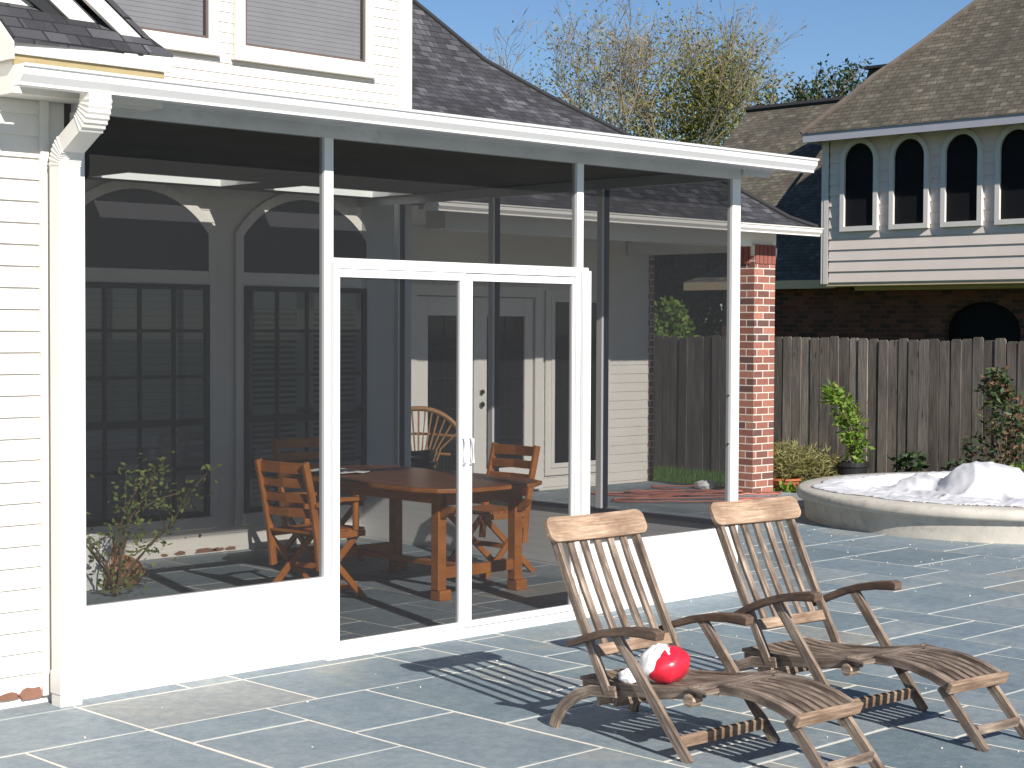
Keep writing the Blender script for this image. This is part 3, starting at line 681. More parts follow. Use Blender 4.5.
    for k in range(8):
        x = -hw+.075+(2*hw-.15)*k/7
        part('seat_slat', [([(x, .19, .248), (x, .08, .236), (x, -.08, .236), (x, -.25, .256), (x, -.38, .282), (x, -.45, .302)], .032, .012, ax)], bev=.002)
    for k in range(8):
        x = -.175+.35*k/7
        w_ = .03
        part('leg_slat', [([(x, -.53, .300), (x, -.63, .304), (x, -.74, .297), (x, -.84, .276), (x, -.92, .248)], w_, .014 if 0 < k < 7 else .036, ax)], bev=.002)
    part('end_rail', [([(-.20, -.935, .243), (.20, -.935, .243)], .052, .026, (0, -.45, 1))], mat=M['teakh'], bev=.006)
    return t
c1 = steamer('weathered wooden deck chair holding the red ball, nearest the camera')
c2 = copy_tree(c1); c2['label'] = 'weathered empty wooden deck chair, beside the one with the red ball'
c1.location = (1.435, -2.26, 0); c1.rotation_euler = (0, 0, R(-2.5))
c2.location = (2.445, -2.345, 0); c2.rotation_euler = (0, 0, R(-5.5))
for ch in c2.children:
    if ch.name.startswith('front_leg'): ch.scale = (1, 1, 1.07)
    if ch.name.startswith('armrest'): ch.rotation_euler = (-.09, 0, 0); ch.location = (0, -.036, .034)

# ---- ball
ball = root('beach_ball', (1.40, -2.36, .25), 'half deflated red and white beach ball lying on a deck chair seat', 'beach ball')
def blob(cx, cy, cz, rx, ry, rz, fn=None, nu=28, nv=18, crumple=0, rot=0):
    V = []; F = []
    for j in range(nv+1):
        th = math.pi*j/nv
        for i in range(nu):
            ph = 2*math.pi*i/nu; d = 1+crumple*(math.sin(5*ph+3*th)*.5+math.sin(9*ph-4*th)*.3+math.sin(3*ph+7*th)*.4)
            x = rx*math.sin(th)*math.cos(ph)*d; y = ry*math.sin(th)*math.sin(ph)*d; z = rz*math.cos(th)*d
            p = Vector((x, y, z)); p.rotate(Matrix.Rotation(rot, 3, 'Y')); V.append((cx+p.x, cy+p.y, max(cz+p.z, fn(cx+p.x, cy+p.y)) if fn else cz+p.z))
    for j in range(nv):
        for i in range(nu): F.append((j*nu+i, (j+1)*nu+i, (j+1)*nu+(i+1) % nu, j*nu+(i+1) % nu))
    return V, F
seatz = lambda x, y: .247
g = MB(); V, F = blob(1.375, -2.39, .322, .104, .085, .076, seatz, crumple=.06, rot=-.25); g.faces_idx(V, F); g.build('red_panel', M['red'], ball, smooth=True)
g = MB(); V, F = blob(1.355, -2.362, .328, .094, .080, .078, seatz, crumple=.07, rot=-.25); g.faces_idx(V, F)
V, F = blob(1.27, -2.27, .268, .045, .05, .034, seatz, crumple=.14); g.faces_idx(V, F)
g.build('white_panel', M['wvinyl'], ball, smooth=True)

# ================================================================== DINING SET (inside)
tb = root('dining_table', (3.45, 1.42, 0), 'oiled hardwood dining table with clipped corners, inside the screened porch', 'table')
TX0, TX1, TY0, TY1, TZ = 2.90, 3.94, .74, 2.62, .74
def tabletop(z0, z1, ins=0):
    c = .22; return [(TX0+ins+c, TY0+ins), (TX1-ins-c, TY0+ins), (TX1-ins-.06, TY0+ins+.10), (TX1-ins, TY0+ins+c+.06), (TX1-ins, TY1-ins-c), (TX1-ins-c, TY1-ins), (TX0+ins+c, TY1-ins), (TX0+ins, TY1-ins-c), (TX0+ins, TY0+ins+c+.06), (TX0+ins+.06, TY0+ins+.10)]
g = MB(); g.prism([(x, y, TZ-.03) for x, y in tabletop(0, 0)], (0, 0, .026)); g.build('table_edge', M['oiled'], tb, bevel=.004)
g = MB()
import itertools
def clip_strip(y0, y1):
    # planks run along y; strip between x0,x1 clipped to table outline
    pass
P = tabletop(0, 0, .004)
def ext_at(x):
    ysx = []
    for (xa, ya), (xb, yb) in zip(P, P[1:]+P[:1]):
        if (xa-x)*(xb-x) <= 0 and abs(xa-xb) > 1e-9: ysx.append(ya+(yb-ya)*(x-xa)/(xb-xa))
    return (min(ysx), max(ysx)) if len(ysx) > 1 else None
nx = 11; x = TX0+.006; dxp = (TX1-TX0-.012)/nx
for k in range(nx):
    a, b = x+.0015, x+dxp-.0015; ea, eb = ext_at(a), ext_at(b)
    for q0, q1 in ((0, .5), (.5, 1)):
        ya0 = ea[0]+(ea[1]-ea[0])*q0+.003*q0; yb0 = eb[0]+(eb[1]-eb[0])*q0+.003*q0; ya1 = ea[0]+(ea[1]-ea[0])*q1; yb1 = eb[0]+(eb[1]-eb[0])*q1
        ou = random.uniform(0, 20)
        g.faces_idx([(a, ya0, TZ), (b, yb0, TZ), (b, yb1, TZ), (a, ya1, TZ), (a, ya0, TZ-.006), (b, yb0, TZ-.006), (b, yb1, TZ-.006), (a, ya1, TZ-.006)], [(0, 1, 2, 3), (4, 5, 1, 0), (5, 6, 2, 1), (6, 7, 3, 2), (7, 4, 0, 3)],
                    [[(ya0+ou, a), (yb0+ou, b), (yb1+ou, b), (ya1+ou, a)]]+[None]*4)
    x += dxp
g.build('table_top', M['oiledtop'], tb)
g = MB()
for a in ((3.16, 3.82, .98, 1.0), (3.16, 3.82, 2.22, 2.24)): g.box(a[0], a[1], a[2], a[3], TZ-.13, TZ-.031)
for a in ((3.12, 3.14, 1.08, 2.2), (3.84, 3.86, 1.08, 2.2)): g.box(a[0], a[1], a[2], a[3], TZ-.12, TZ-.031)
g.build('apron', M['oiled'], tb, bevel=.003)
for x in (3.15, 3.83):
    for y in (1.04, 2.26):
        g = MB(); g.box(x-.035, x+.035, y-.035, y+.035, .07, TZ-.031); lg = g.build('leg', M['oiled'], tb, bevel=.005)
        g = MB(); s1 = -1 if y < 1.5 else 1
        g.prism([(x-.03, y-.05, 0), (x-.03, y+.05, 0), (x-.03, y+.05, .07), (x-.03, y-.05, .07)], (.10, 0, 0)) if y < 1.5 else g.box(x-.03, x+.07, y-.05, y+.05, 0, .07)
        g.build('foot', M['oiled'], lg, bevel=.01)
        g = MB(); g.prism([(x-.02, y-.036, TZ-.13), (x-.02, y-.15, TZ-.13), (x-.02, y-.12, TZ-.17), (x-.02, y-.036, TZ-.22)], (.04, 0, 0)); g.build('corbel', M['oiled'], lg, bevel=.004)
g = MB(); g.box(3.186, 3.794, 1.015, 1.065, .14, .21); g.box(3.186, 3.794, 2.235, 2.285, .14, .21); g.build('stretcher', M['oiled'], tb, bevel=.004)
g = MB(); g.box(3.46, 3.53, 1.066, 2.234, .15, .185); g.build('long_stretcher', M['oiled'], tb, bevel=.004)
# paper on table
g = MB(); V = []; F = []
nn = 7
for j in range(nn):
    for i in range(nn): V.append((3.04+.05*i+.01*j, 2.02+.06*j-.01*i, TZ+.006+.012*abs(math.sin(i*1.3+j*.9))))
for j in range(nn-1):
    for i in range(nn-1): F.append((j*nn+i, j*nn+i+1, (j+1)*nn+i+1, (j+1)*nn+i))
g.faces_idx(V, F); pa = g.build('paper', M['paper'], None, thick=.003); tag(pa, 'crumpled white sheet lying on the dining table', 'paper')

def dining_chair(label):
    # local: faces +x, back at x=-.22, width along y
    t = lroot('dining_chair', label, 'chair', 'wooden chairs around the dining table'); hw = .215
    def part(name, bars, mat=M['oiled'], bev=.003):
        g = MB()
        for b in bars: g.sweep(*b)
        return g.build(name, mat, t, bevel=bev)
    ay = (0, 1, 0)
    for s_ in (-1, 1):
        y = s_*hw
        part('back_post', [([(-.30, y, .90), (-.245, y, .68), (-.195, y, .43), (-.17, y, .22)], .026, .048, ay)])
        part('rear_leg', [([(.19, y-s_*.03, .425), (-.30, y-s_*.03, .0)], .022, .042, ay)])
        part('front_leg', [([(-.195, y+.0, .40), (.22, y, .0)], .022, .042, ay)])
        part('seat_rail', [([(-.20, y-s_*.001, .425), (.22, y-s_*.001, .425)], .024, .04, ay)])
    for k, z in enumerate((.86, .765, .67, .575)):
        x = -.29+(.90-z)*.235
        part('back_slat', [([(x, -hw+.012, z), (x-.02, 0, z), (x, hw-.012, z)], .058 if k else .07, .014, (0, 0, 1))], bev=.002)
    for k in range(8):
        x = -.19+.4*k/7
        part('seat_slat', [([(x, -hw+.012, .452), (x, hw-.012, .452)], .048, .014, (1, 0, 0))], bev=.002)
    part('crossbar', [([(-.235, -hw+.02, .06), (-.235, hw-.02, .06)], .035, .02, (0, 0, 1)), ([(.15, -hw, .07), (.15, hw, .07)], .035, .02, (0, 0, 1)), ([(-.0, -hw, .21), (-.0, hw, .21)], .035, .02, (0, 0, 1))])
    for s_ in (-1, 1):
        part('armrest', [([(-.235, s_*(hw+.01), .63), (0, s_*(hw+.02), .655), (.20, s_*(hw+.01), .645)], .05, .024, ay)])
        part('arm_support', [([(.13, s_*(hw+.01), .45), (.13, s_*(hw+.01), .635)], .022, .04, ay)])
    return t
d0 = dining_chair('orange brown wooden armchair left of the dining table, its back turned to the camera')
# remove arms on the far chair by building a second, armless kind
d0.location = (2.62, 1.62, 0); d0.rotation_euler = (0, 0, R(6))
d1 = copy_tree(d0); d1.location = (4.22, 1.74, 0); d1.rotation_euler = (0, 0, R(180))
d1['label'] = 'wooden chair right of the dining table, slatted back seen through the right door'
for ch in list(d1.children):
    if ch.name.startswith('arm'): bpy.data.objects.remove(ch)
d2 = copy_tree(d0); d2.location = (3.78, 3.05, 0); d2.rotation_euler = (0, 0, R(-90))
d2['label'] = 'shaded wooden chair at the far end of the dining table, against the windows'

# ================================================================== RATTAN CHAIR on far porch
rc = root('rattan_chair', (6.35, 4.75, 0), 'round backed cane armchair with a dark coiled cushion on the far porch', 'armchair')
g = MB(); ang = R(25); cx, cy = 6.27, 4.83
ux = Vector((.72, -.69, 0)); un_ = Vector((-.69, -.72, 0))  # ux: to image right, un_: toward camera
C0 = Vector((cx, cy, 0))
def rp3(u, d, z): return C0+ux*u+un_*d+Vector((0, 0, z))
hoop = []
for k in range(25):
    a = math.pi*k/24; hoop.append(rp3(-.48*math.cos(a), -.30-.02*math.sin(a), .38+.60*math.sin(a)**.8))
g.tube(hoop, .024, 8); g.build('back_hoop', M['rattan'], rc, smooth=True)
for k in range(13):
    u = -.26+.52*k/12; a = math.acos(max(-1, min(1, -u*1.3/.42))); top_ = rp3(-.48*math.cos(a), -.30-.02*math.sin(a), .38+.60*math.sin(a)**.8)
    g = MB(); g.tube([rp3(u*.5, -.26, .36), rp3(u*.8, -.30, .60), top_], .009, 6); g.build('back_spindle', M['rattan'], rc)
g = MB(); g.tube([rp3(-.36, -.33, .72), rp3(0, -.40, .74), rp3(.36, -.33, .72)], .014, 6); g.tube([rp3(-.3, -.3, .55), rp3(0, -.36, .56), rp3(.3, -.3, .55)], .014, 6); g.build('back_band', M['rattan'], rc)
for s_ in (-1, 1):
    g = MB(); arm = [rp3(s_*.40, -.28, .52), rp3(s_*.46, -.05, .58), rp3(s_*.46, .22, .60), rp3(s_*.44, .34, .54), rp3(s_*.42, .36, .44), rp3(s_*.40, .28, .38)]
    g.tube(arm, .035, 10); g.build('armrest', M['wicker'], rc, smooth=True)
    for d in (-.24, .28):
        g = MB(); g.tube([rp3(s_*.34, d, .40), rp3(s_*.38, d*1.15, 0)], .02, 8); g.build('leg', M['rattan'], rc)
g = MB(); g.lathe([(.0, .34), (.30, .34), (.34, .37), (.34, .40), (.0, .41)], cx, cy, 24); g.build('seat', M['wicker'], rc, smooth=True)
cu = root('garden_hose', (6.3, 4.7, .41), 'dark hose coiled in a loose stack on the cane armchair', 'hose')
for k in range(4):
    g = MB(); pts = [rp3((.20+.02*math.sin(k*2))*math.cos(a)-.04, (.17)*math.sin(a)+.03, .435+.05*k+.012*math.sin(3*a+k)) for a in [2*math.pi*i/28 for i in range(29)]]
    g.tube(pts, .021, 8); g.build('coil', M['black'], cu, smooth=True)

# ================================================================== HOSE on the slab beyond
hs = MB(); rh = random.Random(5)
def hose_loop(cx, cy, rx, ry, n, rot, ph=0, turns=1.0, z=.014):
    out = []
    for i in range(int(n*turns)+1):
        a = ph+2*math.pi*i/n; x = rx*math.cos(a)*(1+.06*math.sin(3*a+ph)); y = ry*math.sin(a)*(1+.08*math.sin(2*a)); out.append((cx+x*math.cos(rot)-y*math.sin(rot), cy+x*math.sin(rot)+y*math.cos(rot), z+.012*(i % 7 == 3)))
    return out
pts = hose_loop(9.35, 4.75, .55, .16, 40, R(-45), 0, 1.1)+hose_loop(9.75, 4.35, .8, .22, 44, R(-47), 1.0, 1.05, .03)+hose_loop(9.2, 4.0, .85, .18, 44, R(-38), 2.0, 1.2, .02)+hose_loop(10.1, 4.6, .55, .25, 36, R(-60), 0, 1.1, .035)
from mathutils import geometry
sm = []
for i in range(len(pts)-1):
    a, b = Vector(pts[i]), Vector(pts[i+1]); k = max(1, int((b-a).length/.06)); sm += [a.lerp(b, j/k) for j in range(k)]
hs.tube(sm, .011, 6); o = hs.build('garden_hose', M['hose'], None, smooth=True); tag(o, 'tangled red garden hose lying in loops on the slate behind the porch', 'hose')
g = MB(); V, F = blob(10.35, 4.75, .04, .10, .13, .06, lambda x, y: .0, crumple=.15); g.faces_idx(V, F); o = g.build('rag', M['paper'], None, smooth=True); tag(o, 'small crumpled white rag at the edge of the lawn beyond the hose', 'rag')

# ================================================================== PLANT helpers
def leafy(mb, c, rx, ry, rz, n, L, W, rnd, up=.3):
    for _ in range(n):
        while True:
            p = Vector((rnd.uniform(-1, 1), rnd.uniform(-1, 1), rnd.uniform(-1, 1)))
            if p.length < 1: break
        q = Vector((c[0]+p.x*rx, c[1]+p.y*ry, c[2]+p.z*rz)); d = Vector((rnd.gauss(0, 1), rnd.gauss(0, 1), rnd.gauss(0, .6)+up)); mb.leaf(q, d, L*rnd.uniform(.6, 1.2), W*rnd.uniform(.7, 1.2), Vector((rnd.gauss(0, 1), rnd.gauss(0, 1), rnd.gauss(0, 1))))
def pot(name, parent, cx, cy, z0, r0, r1, h, mat):
    g = MB(); g.lathe([(0, z0), (r0, z0), (r1, z0+h*.85), (r1*1.1, z0+h*.86), (r1*1.1, z0+h), (r1*.95, z0+h), (r1*.93, z0+h*.9), (0, z0+h*.88)], cx, cy, 24); return g.build(name, mat, parent, smooth=False)

# ---- plant just inside left screen
pl = root('leafy_shrub', (1.72, 2.55, 0), 'spindly green shrub with sunlit leaves behind the left mesh panel', 'plant')
rnd = random.Random(3); g = MB(); lf = MB()
tips = []
S0 = Vector((1.72, 2.55, 0))
for k in range(9):
    d = Vector((rnd.uniform(-.5, .5), rnd.uniform(-.35, .35), 1)); p = S0.copy(); pts = [p.copy()]; L = rnd.uniform(.7, 1.0)
    for i in range(7):
        p = p+d.normalized()*L/7; d += Vector((rnd.uniform(-.35, .35), rnd.uniform(-.35, .35), rnd.uniform(-.1, .1))); pts.append(p.copy())
        if i > 1:
            for q in range(13): lf.leaf(p+Vector((rnd.gauss(0, .06), rnd.gauss(0, .06), rnd.gauss(0, .05))), Vector((rnd.gauss(0, 1), rnd.gauss(0, 1), rnd.gauss(0, .7))), rnd.uniform(.03, .06), rnd.uniform(.018, .03))
    g.tube(pts, [.009*(1-.1*i) for i in range(8)], 5)
# a long sprig to the right
sp = [S0+Vector((.0, 0, .45)), S0+Vector((.25, -.1, .62)), S0+Vector((.45, -.2, .68)), S0+Vector((.58, -.22, .80))]
g.tube(sp, [.006, .005, .004, .003], 5)
for p in sp[1:]:
    for q in range(8): lf.leaf(p+Vector((rnd.gauss(0, .03), rnd.gauss(0, .03), rnd.gauss(0, .03))), Vector((rnd.gauss(0, 1), rnd.gauss(0, 1), rnd.gauss(0, .7))), .05, .025)
for q in range(60): lf.leaf(S0+Vector((rnd.gauss(.05, .1), rnd.gauss(0, .1), rnd.uniform(.03, .2))), Vector((rnd.gauss(0, 1), rnd.gauss(0, 1), rnd.gauss(0, .7)+.5)), .05, .025)
g.build('stem', M['stem'], pl); lf.build('foliage', M['leaflit'], pl)
g = MB(); V, F = blob(1.98, 2.98, .08, .20, .15, .13, lambda x, y: .0, crumple=.10, nu=20, nv=12); g.faces_idx(V, F); V, F = blob(1.93, 3.02, .21, .10, .09, .11, None, crumple=.10, nu=16, nv=10); g.faces_idx(V, F)
o = g.build('rock', M['rock'], None); tag(o, 'rough brown rock lying behind the spindly shrub inside the porch', 'rock')
g = MB(); g.lathe([(.0, 0), (.13, 0), (.155, .12), (.16, .30), (.17, .34), (.15, .34), (.14, .06), (0, .05)], 1.80, 3.02, 14); bk = g.build('basket', M['paper'], None)
tag(bk, 'pale woven basket half hidden behind the spindly shrub at left', 'basket')

# ================================================================== POND with tarp
pc = (10.13, .965); PR = 1.92
pond = root('raised_pond', (pc[0], pc[1], 0), 'round raised concrete pond with a wide pale rim, draped with white sheeting', 'pond')
g = MB(); g.lathe([(PR-.05, -.12), (PR-.05, .02), (PR-.035, .16), (PR-.03, .19)], pc[0], pc[1], 96); g.lathe([(PR-.36, .19), (PR-.36, -.05), (0, -.05)], pc[0], pc[1], 96); g.build('wall', M['concrete'], pond, smooth=True)
g = MB(); g.lathe([(PR-.04, .185), (PR+.02, .19), (PR+.035, .215), (PR+.03, .26), (PR-.0, .283), (PR-.33, .283), (PR-.37, .26), (PR-.37, .18)], pc[0], pc[1], 96); g.build('coping', M['concrete'], pond, smooth=True)
# tarp: heightfield draped in the pond
def hsh(x, y):
    s_ = 0
    for a, b, c, d in ((2.3, 1.1, .3, .05), (-1.7, 2.9, 1.1, .04), (5.1, -3.3, 2.0, .022), (4.4, 6.1, .7, .018), (9.5, -7.1, 3.3, .010), (-12, 8, .2, .006)): s_ += d*abs(math.sin(a*x+b*y+c))
    return s_
def gz(x, y, cx, cy, r1, r2, rot, p=2):
    dx, dy = x-cx, y-cy; u = dx*math.cos(rot)+dy*math.sin(rot); v = -dx*math.sin(rot)+dy*math.cos(rot); return math.exp(-abs((u/r1)**2+(v/r2)**2)**p)
from mathutils import noise as mn
def folds(x, y):
    q = Vector((x+.25*math.sin(1.7*y), y+.25*math.sin(2.1*x), 0)); h_ = 0
    for fr_, am in ((1.3, .035), (2.9, .05), (6.0, .016), (13, .004)): h_ += am*(1-abs(mn.noise(q*fr_+Vector((3.1, 7.7, fr_))))*2.2)**2
    return h_
g = MB(); NX = 200; V = []; F = []; ok = {}
for j in range(NX+1):
    for i in range(NX+1):
        x = pc[0]-PR+2*PR*i/NX; y = pc[1]-PR+2*PR*j/NX; r_ = math.hypot(x-pc[0], y-pc[1])
        a_ = math.atan2(y-pc[1], x-pc[0]); lim = PR-.17+.05*math.sin(3*a_+1)+.035*math.sin(8*a_+1)+.02*math.sin(17*a_)
        if r_ < lim and (x-8.2)*.5+(2.7-y)*.35 > .25:
            h = .17+folds(x, y)*.75 + .27*gz(x, y, 10.45, 1.42, .42, .40, .3)+.12*gz(x, y, 10.35, 2.05, .28, .22, .2)
            e = lim-r_
            if r_ > PR-.42: h = max(h*.9, .287+.02*folds(x*2, y*2)/.08)
            if e < .05: h = .286+(h-.286)*e/.05
            ok[(i, j)] = len(V); V.append((x, y, h))
for j in range(NX):
    for i in range(NX):
        q = [(i, j), (i+1, j), (i+1, j+1), (i, j+1)]
        if all(k in ok for k in q): F.append(tuple(ok[k] for k in q))
g.faces_idx(V, F); o = g.build('tarpaulin', M['cloth'], None, smooth=True, thick=.004); tag(o, 'crumpled white sheet heaped over the round raised pond', 'sheet')

# ================================================================== GARDEN PLANTS
rnd = random.Random(21)
def small_plant(name, x, y, z0, label, cat, rx, rz, n, L, W, mat, stems=6, potd=None, group=None, shape=None):
    t = root(name, (x, y, z0), label, cat, group); zz = z0
    if potd:
        pot(potd[0], t, x, y, z0, *potd[1:]); zz = z0+potd[3]*.85
    g = MB(); lf = MB()
    for k in range(stems):
        a = rnd.uniform(0, 6.28); e = Vector((x+rx*.7*math.cos(a), y+rx*.7*math.sin(a), zz+rz*rnd.uniform(1.2, 1.9))); m_ = Vector((x+rx*.2*math.cos(a), y+rx*.2*math.sin(a), zz+rz*.8))
        g.tube([(x, y, zz), m_, e], [.008, .006, .003], 5)
    g.build('stem', M['stem'], t)
    for c in (shape or [(0, 0, rz, rx, rz)]):
        leafy(lf, (x+c[0], y+c[1], zz+c[2]), c[3], c[3], c[4], int(n/len(shape or [1])), L, W, rnd)
    lf.build('foliage', mat, t); return t
small_plant('citrus_plant', 11.45, 3.62, -.03, 'bright green leafy sapling in a black plastic pot by the fence', 'plant', .22, .45, 620, .085, .042, M['leaf'], 5, ('black_pot', M and .13, .165, .36, M['black']) if False else ('pot', .13, .165, .34, M['black']), shape=[(0, -.04, .20, .14, .2), (0, .0, .40, .15, .22), (-.03, .08, .60, .15, .18), (-.14, .18, .78, .12, .10)])
bush_a = small_plant('heather', 10.95, 4.15, -.03, 'dry olive coloured heather growing in a terracotta pot beside the brick pillar', 'plant', .3, .2, 1500, .11, .012, M['heather'], 14, ('pot', .12, .17, .16, M['terra']))
small_plant('heather', 11.25, 3.95, -.03, 'dry olive heather clump without a visible pot, between the terracotta pot and black pot', 'plant', .27, .2, 1200, .11, .012, M['heather'], 14, shape=[(0, 0, .26, .28, .22)])
small_plant('weed', 10.86, 4.05, -.10, 'low bright green weed at the foot of the brick pillar', 'plant', .16, .1, 160, .07, .05, M['leaf'], 5)
small_plant('sapling', 13.0, 3.88, -.05, 'small green sapling against the fence left of the other, behind the white sheet', 'plant', .16, .16, 110, .12, .05, M['leafdark'], 5, shape=[(0, 0, .24, .2, .13)])
small_plant('sapling', 13.02, 3.28, -.05, 'smallest green sapling against the fence between the sheet and the tall shrub', 'plant', .12, .12, 60, .09, .04, M['leafdark'], 4, shape=[(0, 0, .22, .16, .12)])
small_plant('red_tipped_shrub', 12.3, 2.25, -.03, 'tall dark shrub with reddish leaves at the right edge of the picture', 'shrub', .4, .5, 1500, .09, .04, M['leafred'], 9, shape=[(-.05, .15, .42, .36, .42), (.0, -.05, .85, .33, .28), (-.05, .1, 1.15, .16, .22), (0, -.35, .6, .4, .45)])
small_plant('low_shrub', 12.1, 1.95, -.03, 'low yellow green shrub in front of the red leaved shrub', 'shrub', .25, .2, 320, .07, .03, M['leaf'], 6)
small_plant('ground_cover', 12.2, 2.75, -.03, 'low brownish green cover plant left of the red leaved shrub', 'shrub', .3, .12, 500, .06, .03, M['leafdry'], 6)
# grass blades on visible lawn
g = MB(); rg = random.Random(4)
for _ in range(14000):
    x = rg.uniform(10.76, 13.2); y = rg.uniform(4.5, 9.5); p = Vector((x, y, -.13)); L = rg.uniform(.04, .10)
    d = Vector((rg.gauss(0, .35), rg.gauss(0, .35), 1)).normalized(); a = Vector((rg.gauss(0, 1), rg.gauss(0, 1), 0)).normalized()*.006
    g.face([p-a, p+a, p+d*L])
o = g.build('grass', M['blade']); tag(o, 'grass of the strip of lawn beyond the patio', kind='stuff')

# ================================================================== FENCE
fn = root('wooden_fence', (13.3, 3, -.12), 'weathered grey board fence behind the patio garden', 'fence')
rf = random.Random(8)
def fence_run(y0, y1):
    g = MB(); y = y0
    while y < y1:
        w_ = .137+rf.uniform(-.004, .004); zt = 1.64+rf.uniform(-.03, .022); x = 13.3+rf.uniform(-.012, .012); t = .018; lean = rf.uniform(-.009, .009)
        c = .022; a, b = y+.003, y+w_-.003
        poly = [(x, a, -.14), (x, b, -.14), (x, b+lean, zt-c), (x, b-c+lean, zt), (x, a+c+lean, zt), (x, a+lean, zt-c)]
        P = [Vector(p) for p in poly]; Q = [p+Vector((t, 0, 0)) for p in P]; n = len(P); ou = rf.uniform(0, 60); ov = rf.uniform(0, 60)
        uvf = [(p.z+ou, p.y-y+ov) for p in P]
        idx = [tuple(range(n)), tuple(reversed(range(n, 2*n)))]+[(i, n+i, n+(i+1) % n, (i+1) % n) for i in range(n)]
        U = [uvf, list(reversed(uvf))]+[[(ou, ov)]*4 for _ in range(n)]
        for kk in range(n): U[2+kk] = [(P[kk].z+ou, ov), (P[kk].z+ou, ov+.02), (P[(kk+1) % n].z+ou, ov+.02), (P[(kk+1) % n].z+ou, ov)]
        g.faces_idx(P+Q, idx, U); y += w_+rf.choice([.002, .003, .006])
    g.build('boards', M['fence'], fn)
fence_run(-8, 22)
g = MB()
for z in (.25, .9, 1.45): g.sweep([(13.345, -8, z), (13.345, 22, z)], .04, .09, (1, 0, 0))
g.build('rail', M['fence'], fn)
for k in range(13):
    g = MB(); y = -7.8+2.4*k; g.box(13.37, 13.46, y, y+.09, -.14, 1.58); g.build('post', M['fence'], fn)

# ================================================================== NEIGHBOUR HOUSE
nb = root('brick_house', (19.5, 8, 0), 'neighbouring house with brown shingle roofs, arched upper windows and brick ground floor', 'house')
X = 19.08
g = MB(); siding(g, -3, 9.37, X, 2.50, 4.92, .175, axis='y', sgn=-1, lap=.02); g.box(X, X+4, -3, 9.47, 2.48, 5.0); g.box(X-.03, X+.08, 9.36, 9.5, 2.48, 4.95)
g.build('upper_wall', M['nsiding'], nb)
g = MB(); g.box(X-.036, X+.02, 9.36, 9.45, 2.475, 4.95); g.build('corner_board', M['ntrim'], nb)
def narch(y0, y1):
    b = MB(); wx = X-.03; z0, zs, zt = 3.39, 4.43, 4.71; n = 14; cy_ = (y0+y1)/2; hw = (y1-y0)/2
    arc = [(cy_+hw*math.cos(math.pi*k/n), zs+(zt-zs)*math.sin(math.pi*k/n)) for k in range(n+1)]
    b.prism([(wx, y1, z0)]+[(wx, p[0], p[1]) for p in arc]+[(wx, y0, z0)], (.02, 0, 0)); wn = b.build('window', M['darkglass'], nb)
    c = MB(); t = .078; ins = [(y1, z0)]+arc+[(y0, z0)]; out = [(y1+t, z0)]+[(cy_+(hw+t)*math.cos(math.pi*k/n), zs+(zt-zs+t)*math.sin(math.pi*k/n)) for k in range(n+1)]+[(y0-t, z0)]
    for k in range(len(ins)-1):
        a, b_, c_, d = ins[k], ins[k+1], out[k+1], out[k]; xa, xb = X-.075, X-.0
        c.hexa([(xa, *a), (xa, *b_), (xb, *b_), (xb, *a), (xa, *d), (xa, *c_), (xb, *c_), (xb, *d)])
    c.box(X-.075, X, y0-t, y1+t, z0-t, z0-.001); c.build('frame', M['ntrim'], wn)
    s_ = MB(); s_.box(wx-.008, wx-.001, y0, y1, 4.03, 4.045); s_.build('sash', M['darkglass'], wn)
for k in range(6): narch(8.485-.925*k, 9.035-.925*k)
CX, CY = 18.6, 9.55
pn = [(-.02, 4.78), (.28, 5.10), (.53, 5.38), (.79, 5.69), (1.09, 5.98), (1.4, 6.30), (1.74, 6.67), (2.07, 7.02), (4.5, 9.7)]
g = MB()
for (d0, z0), (d1, z1) in zip(pn, pn[1:]):
    z0 += .10; z1 += .10
    g.face([(CX+d0, -6, z0), (CX+d1, -6, z1), (CX+d1, CY-d1, z1), (CX+d0, CY-d0, z0)])
    g.face([(CX+d0, CY-d0, z0), (CX+d1, CY-d1, z1), (CX+12-d1, CY-d1, z1), (CX+12-d0, CY-d0, z0)])
rf_ = g.build('wing_roof', M['roofn'], nb)
g = MB(); g.tube([(CX+d, CY-d, z+.11) for d, z in pn], .05, 6); g.build('hip_ridge', M['ridgen'], rf_)
g = MB(); g.box(CX, CX+.03, -6, CY, 4.74, 4.90); g.box(CX+.03, X+3, CY-.03, CY, 4.74, 4.90); g.build('fascia', M['nfascia'], nb)
g = MB(); g.box(CX+.03, X-.0, -6, CY-.03, 4.80, 4.83); g.build('soffit', M['tan'], nb)
# ground floor
XG = 19.75
def brickwall(g):
    g.box(XG, XG+.2, 7.62, 12.1, -.13, 2.47); g.box(XG, XG+.2, -3, 6.3, -.13, 2.47); g.box(XG, XG+.2, 6.3, 7.62, 2.2, 2.47)
    n = 10; pts = [(6.96+.66*math.cos(math.pi*k/n), 1.75+.43*math.sin(math.pi*k/n)) for k in range(n+1)]
    for k in range(n):
        a, b = pts[k], pts[k+1]; g.hexa([(XG, a[0], a[1]), (XG, b[0], b[1]), (XG+.2, b[0], b[1]), (XG+.2, a[0], a[1]), (XG, a[0], 2.2), (XG, b[0], 2.2), (XG+.2, b[0], 2.2), (XG+.2, a[0], 2.2)])
    g.box(XG+.2, XG+6, 11.9, 12.1, -.13, 2.47)
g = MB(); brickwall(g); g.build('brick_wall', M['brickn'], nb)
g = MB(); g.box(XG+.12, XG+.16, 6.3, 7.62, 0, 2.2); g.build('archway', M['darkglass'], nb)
g = MB(); g.box(X-.0, XG+.0, -3, 9.47, 2.44, 2.478); g.box(XG-.03, XG, -3, 9.3, 2.38, 2.438); g.build('overhang_soffit', M['tan'], nb)
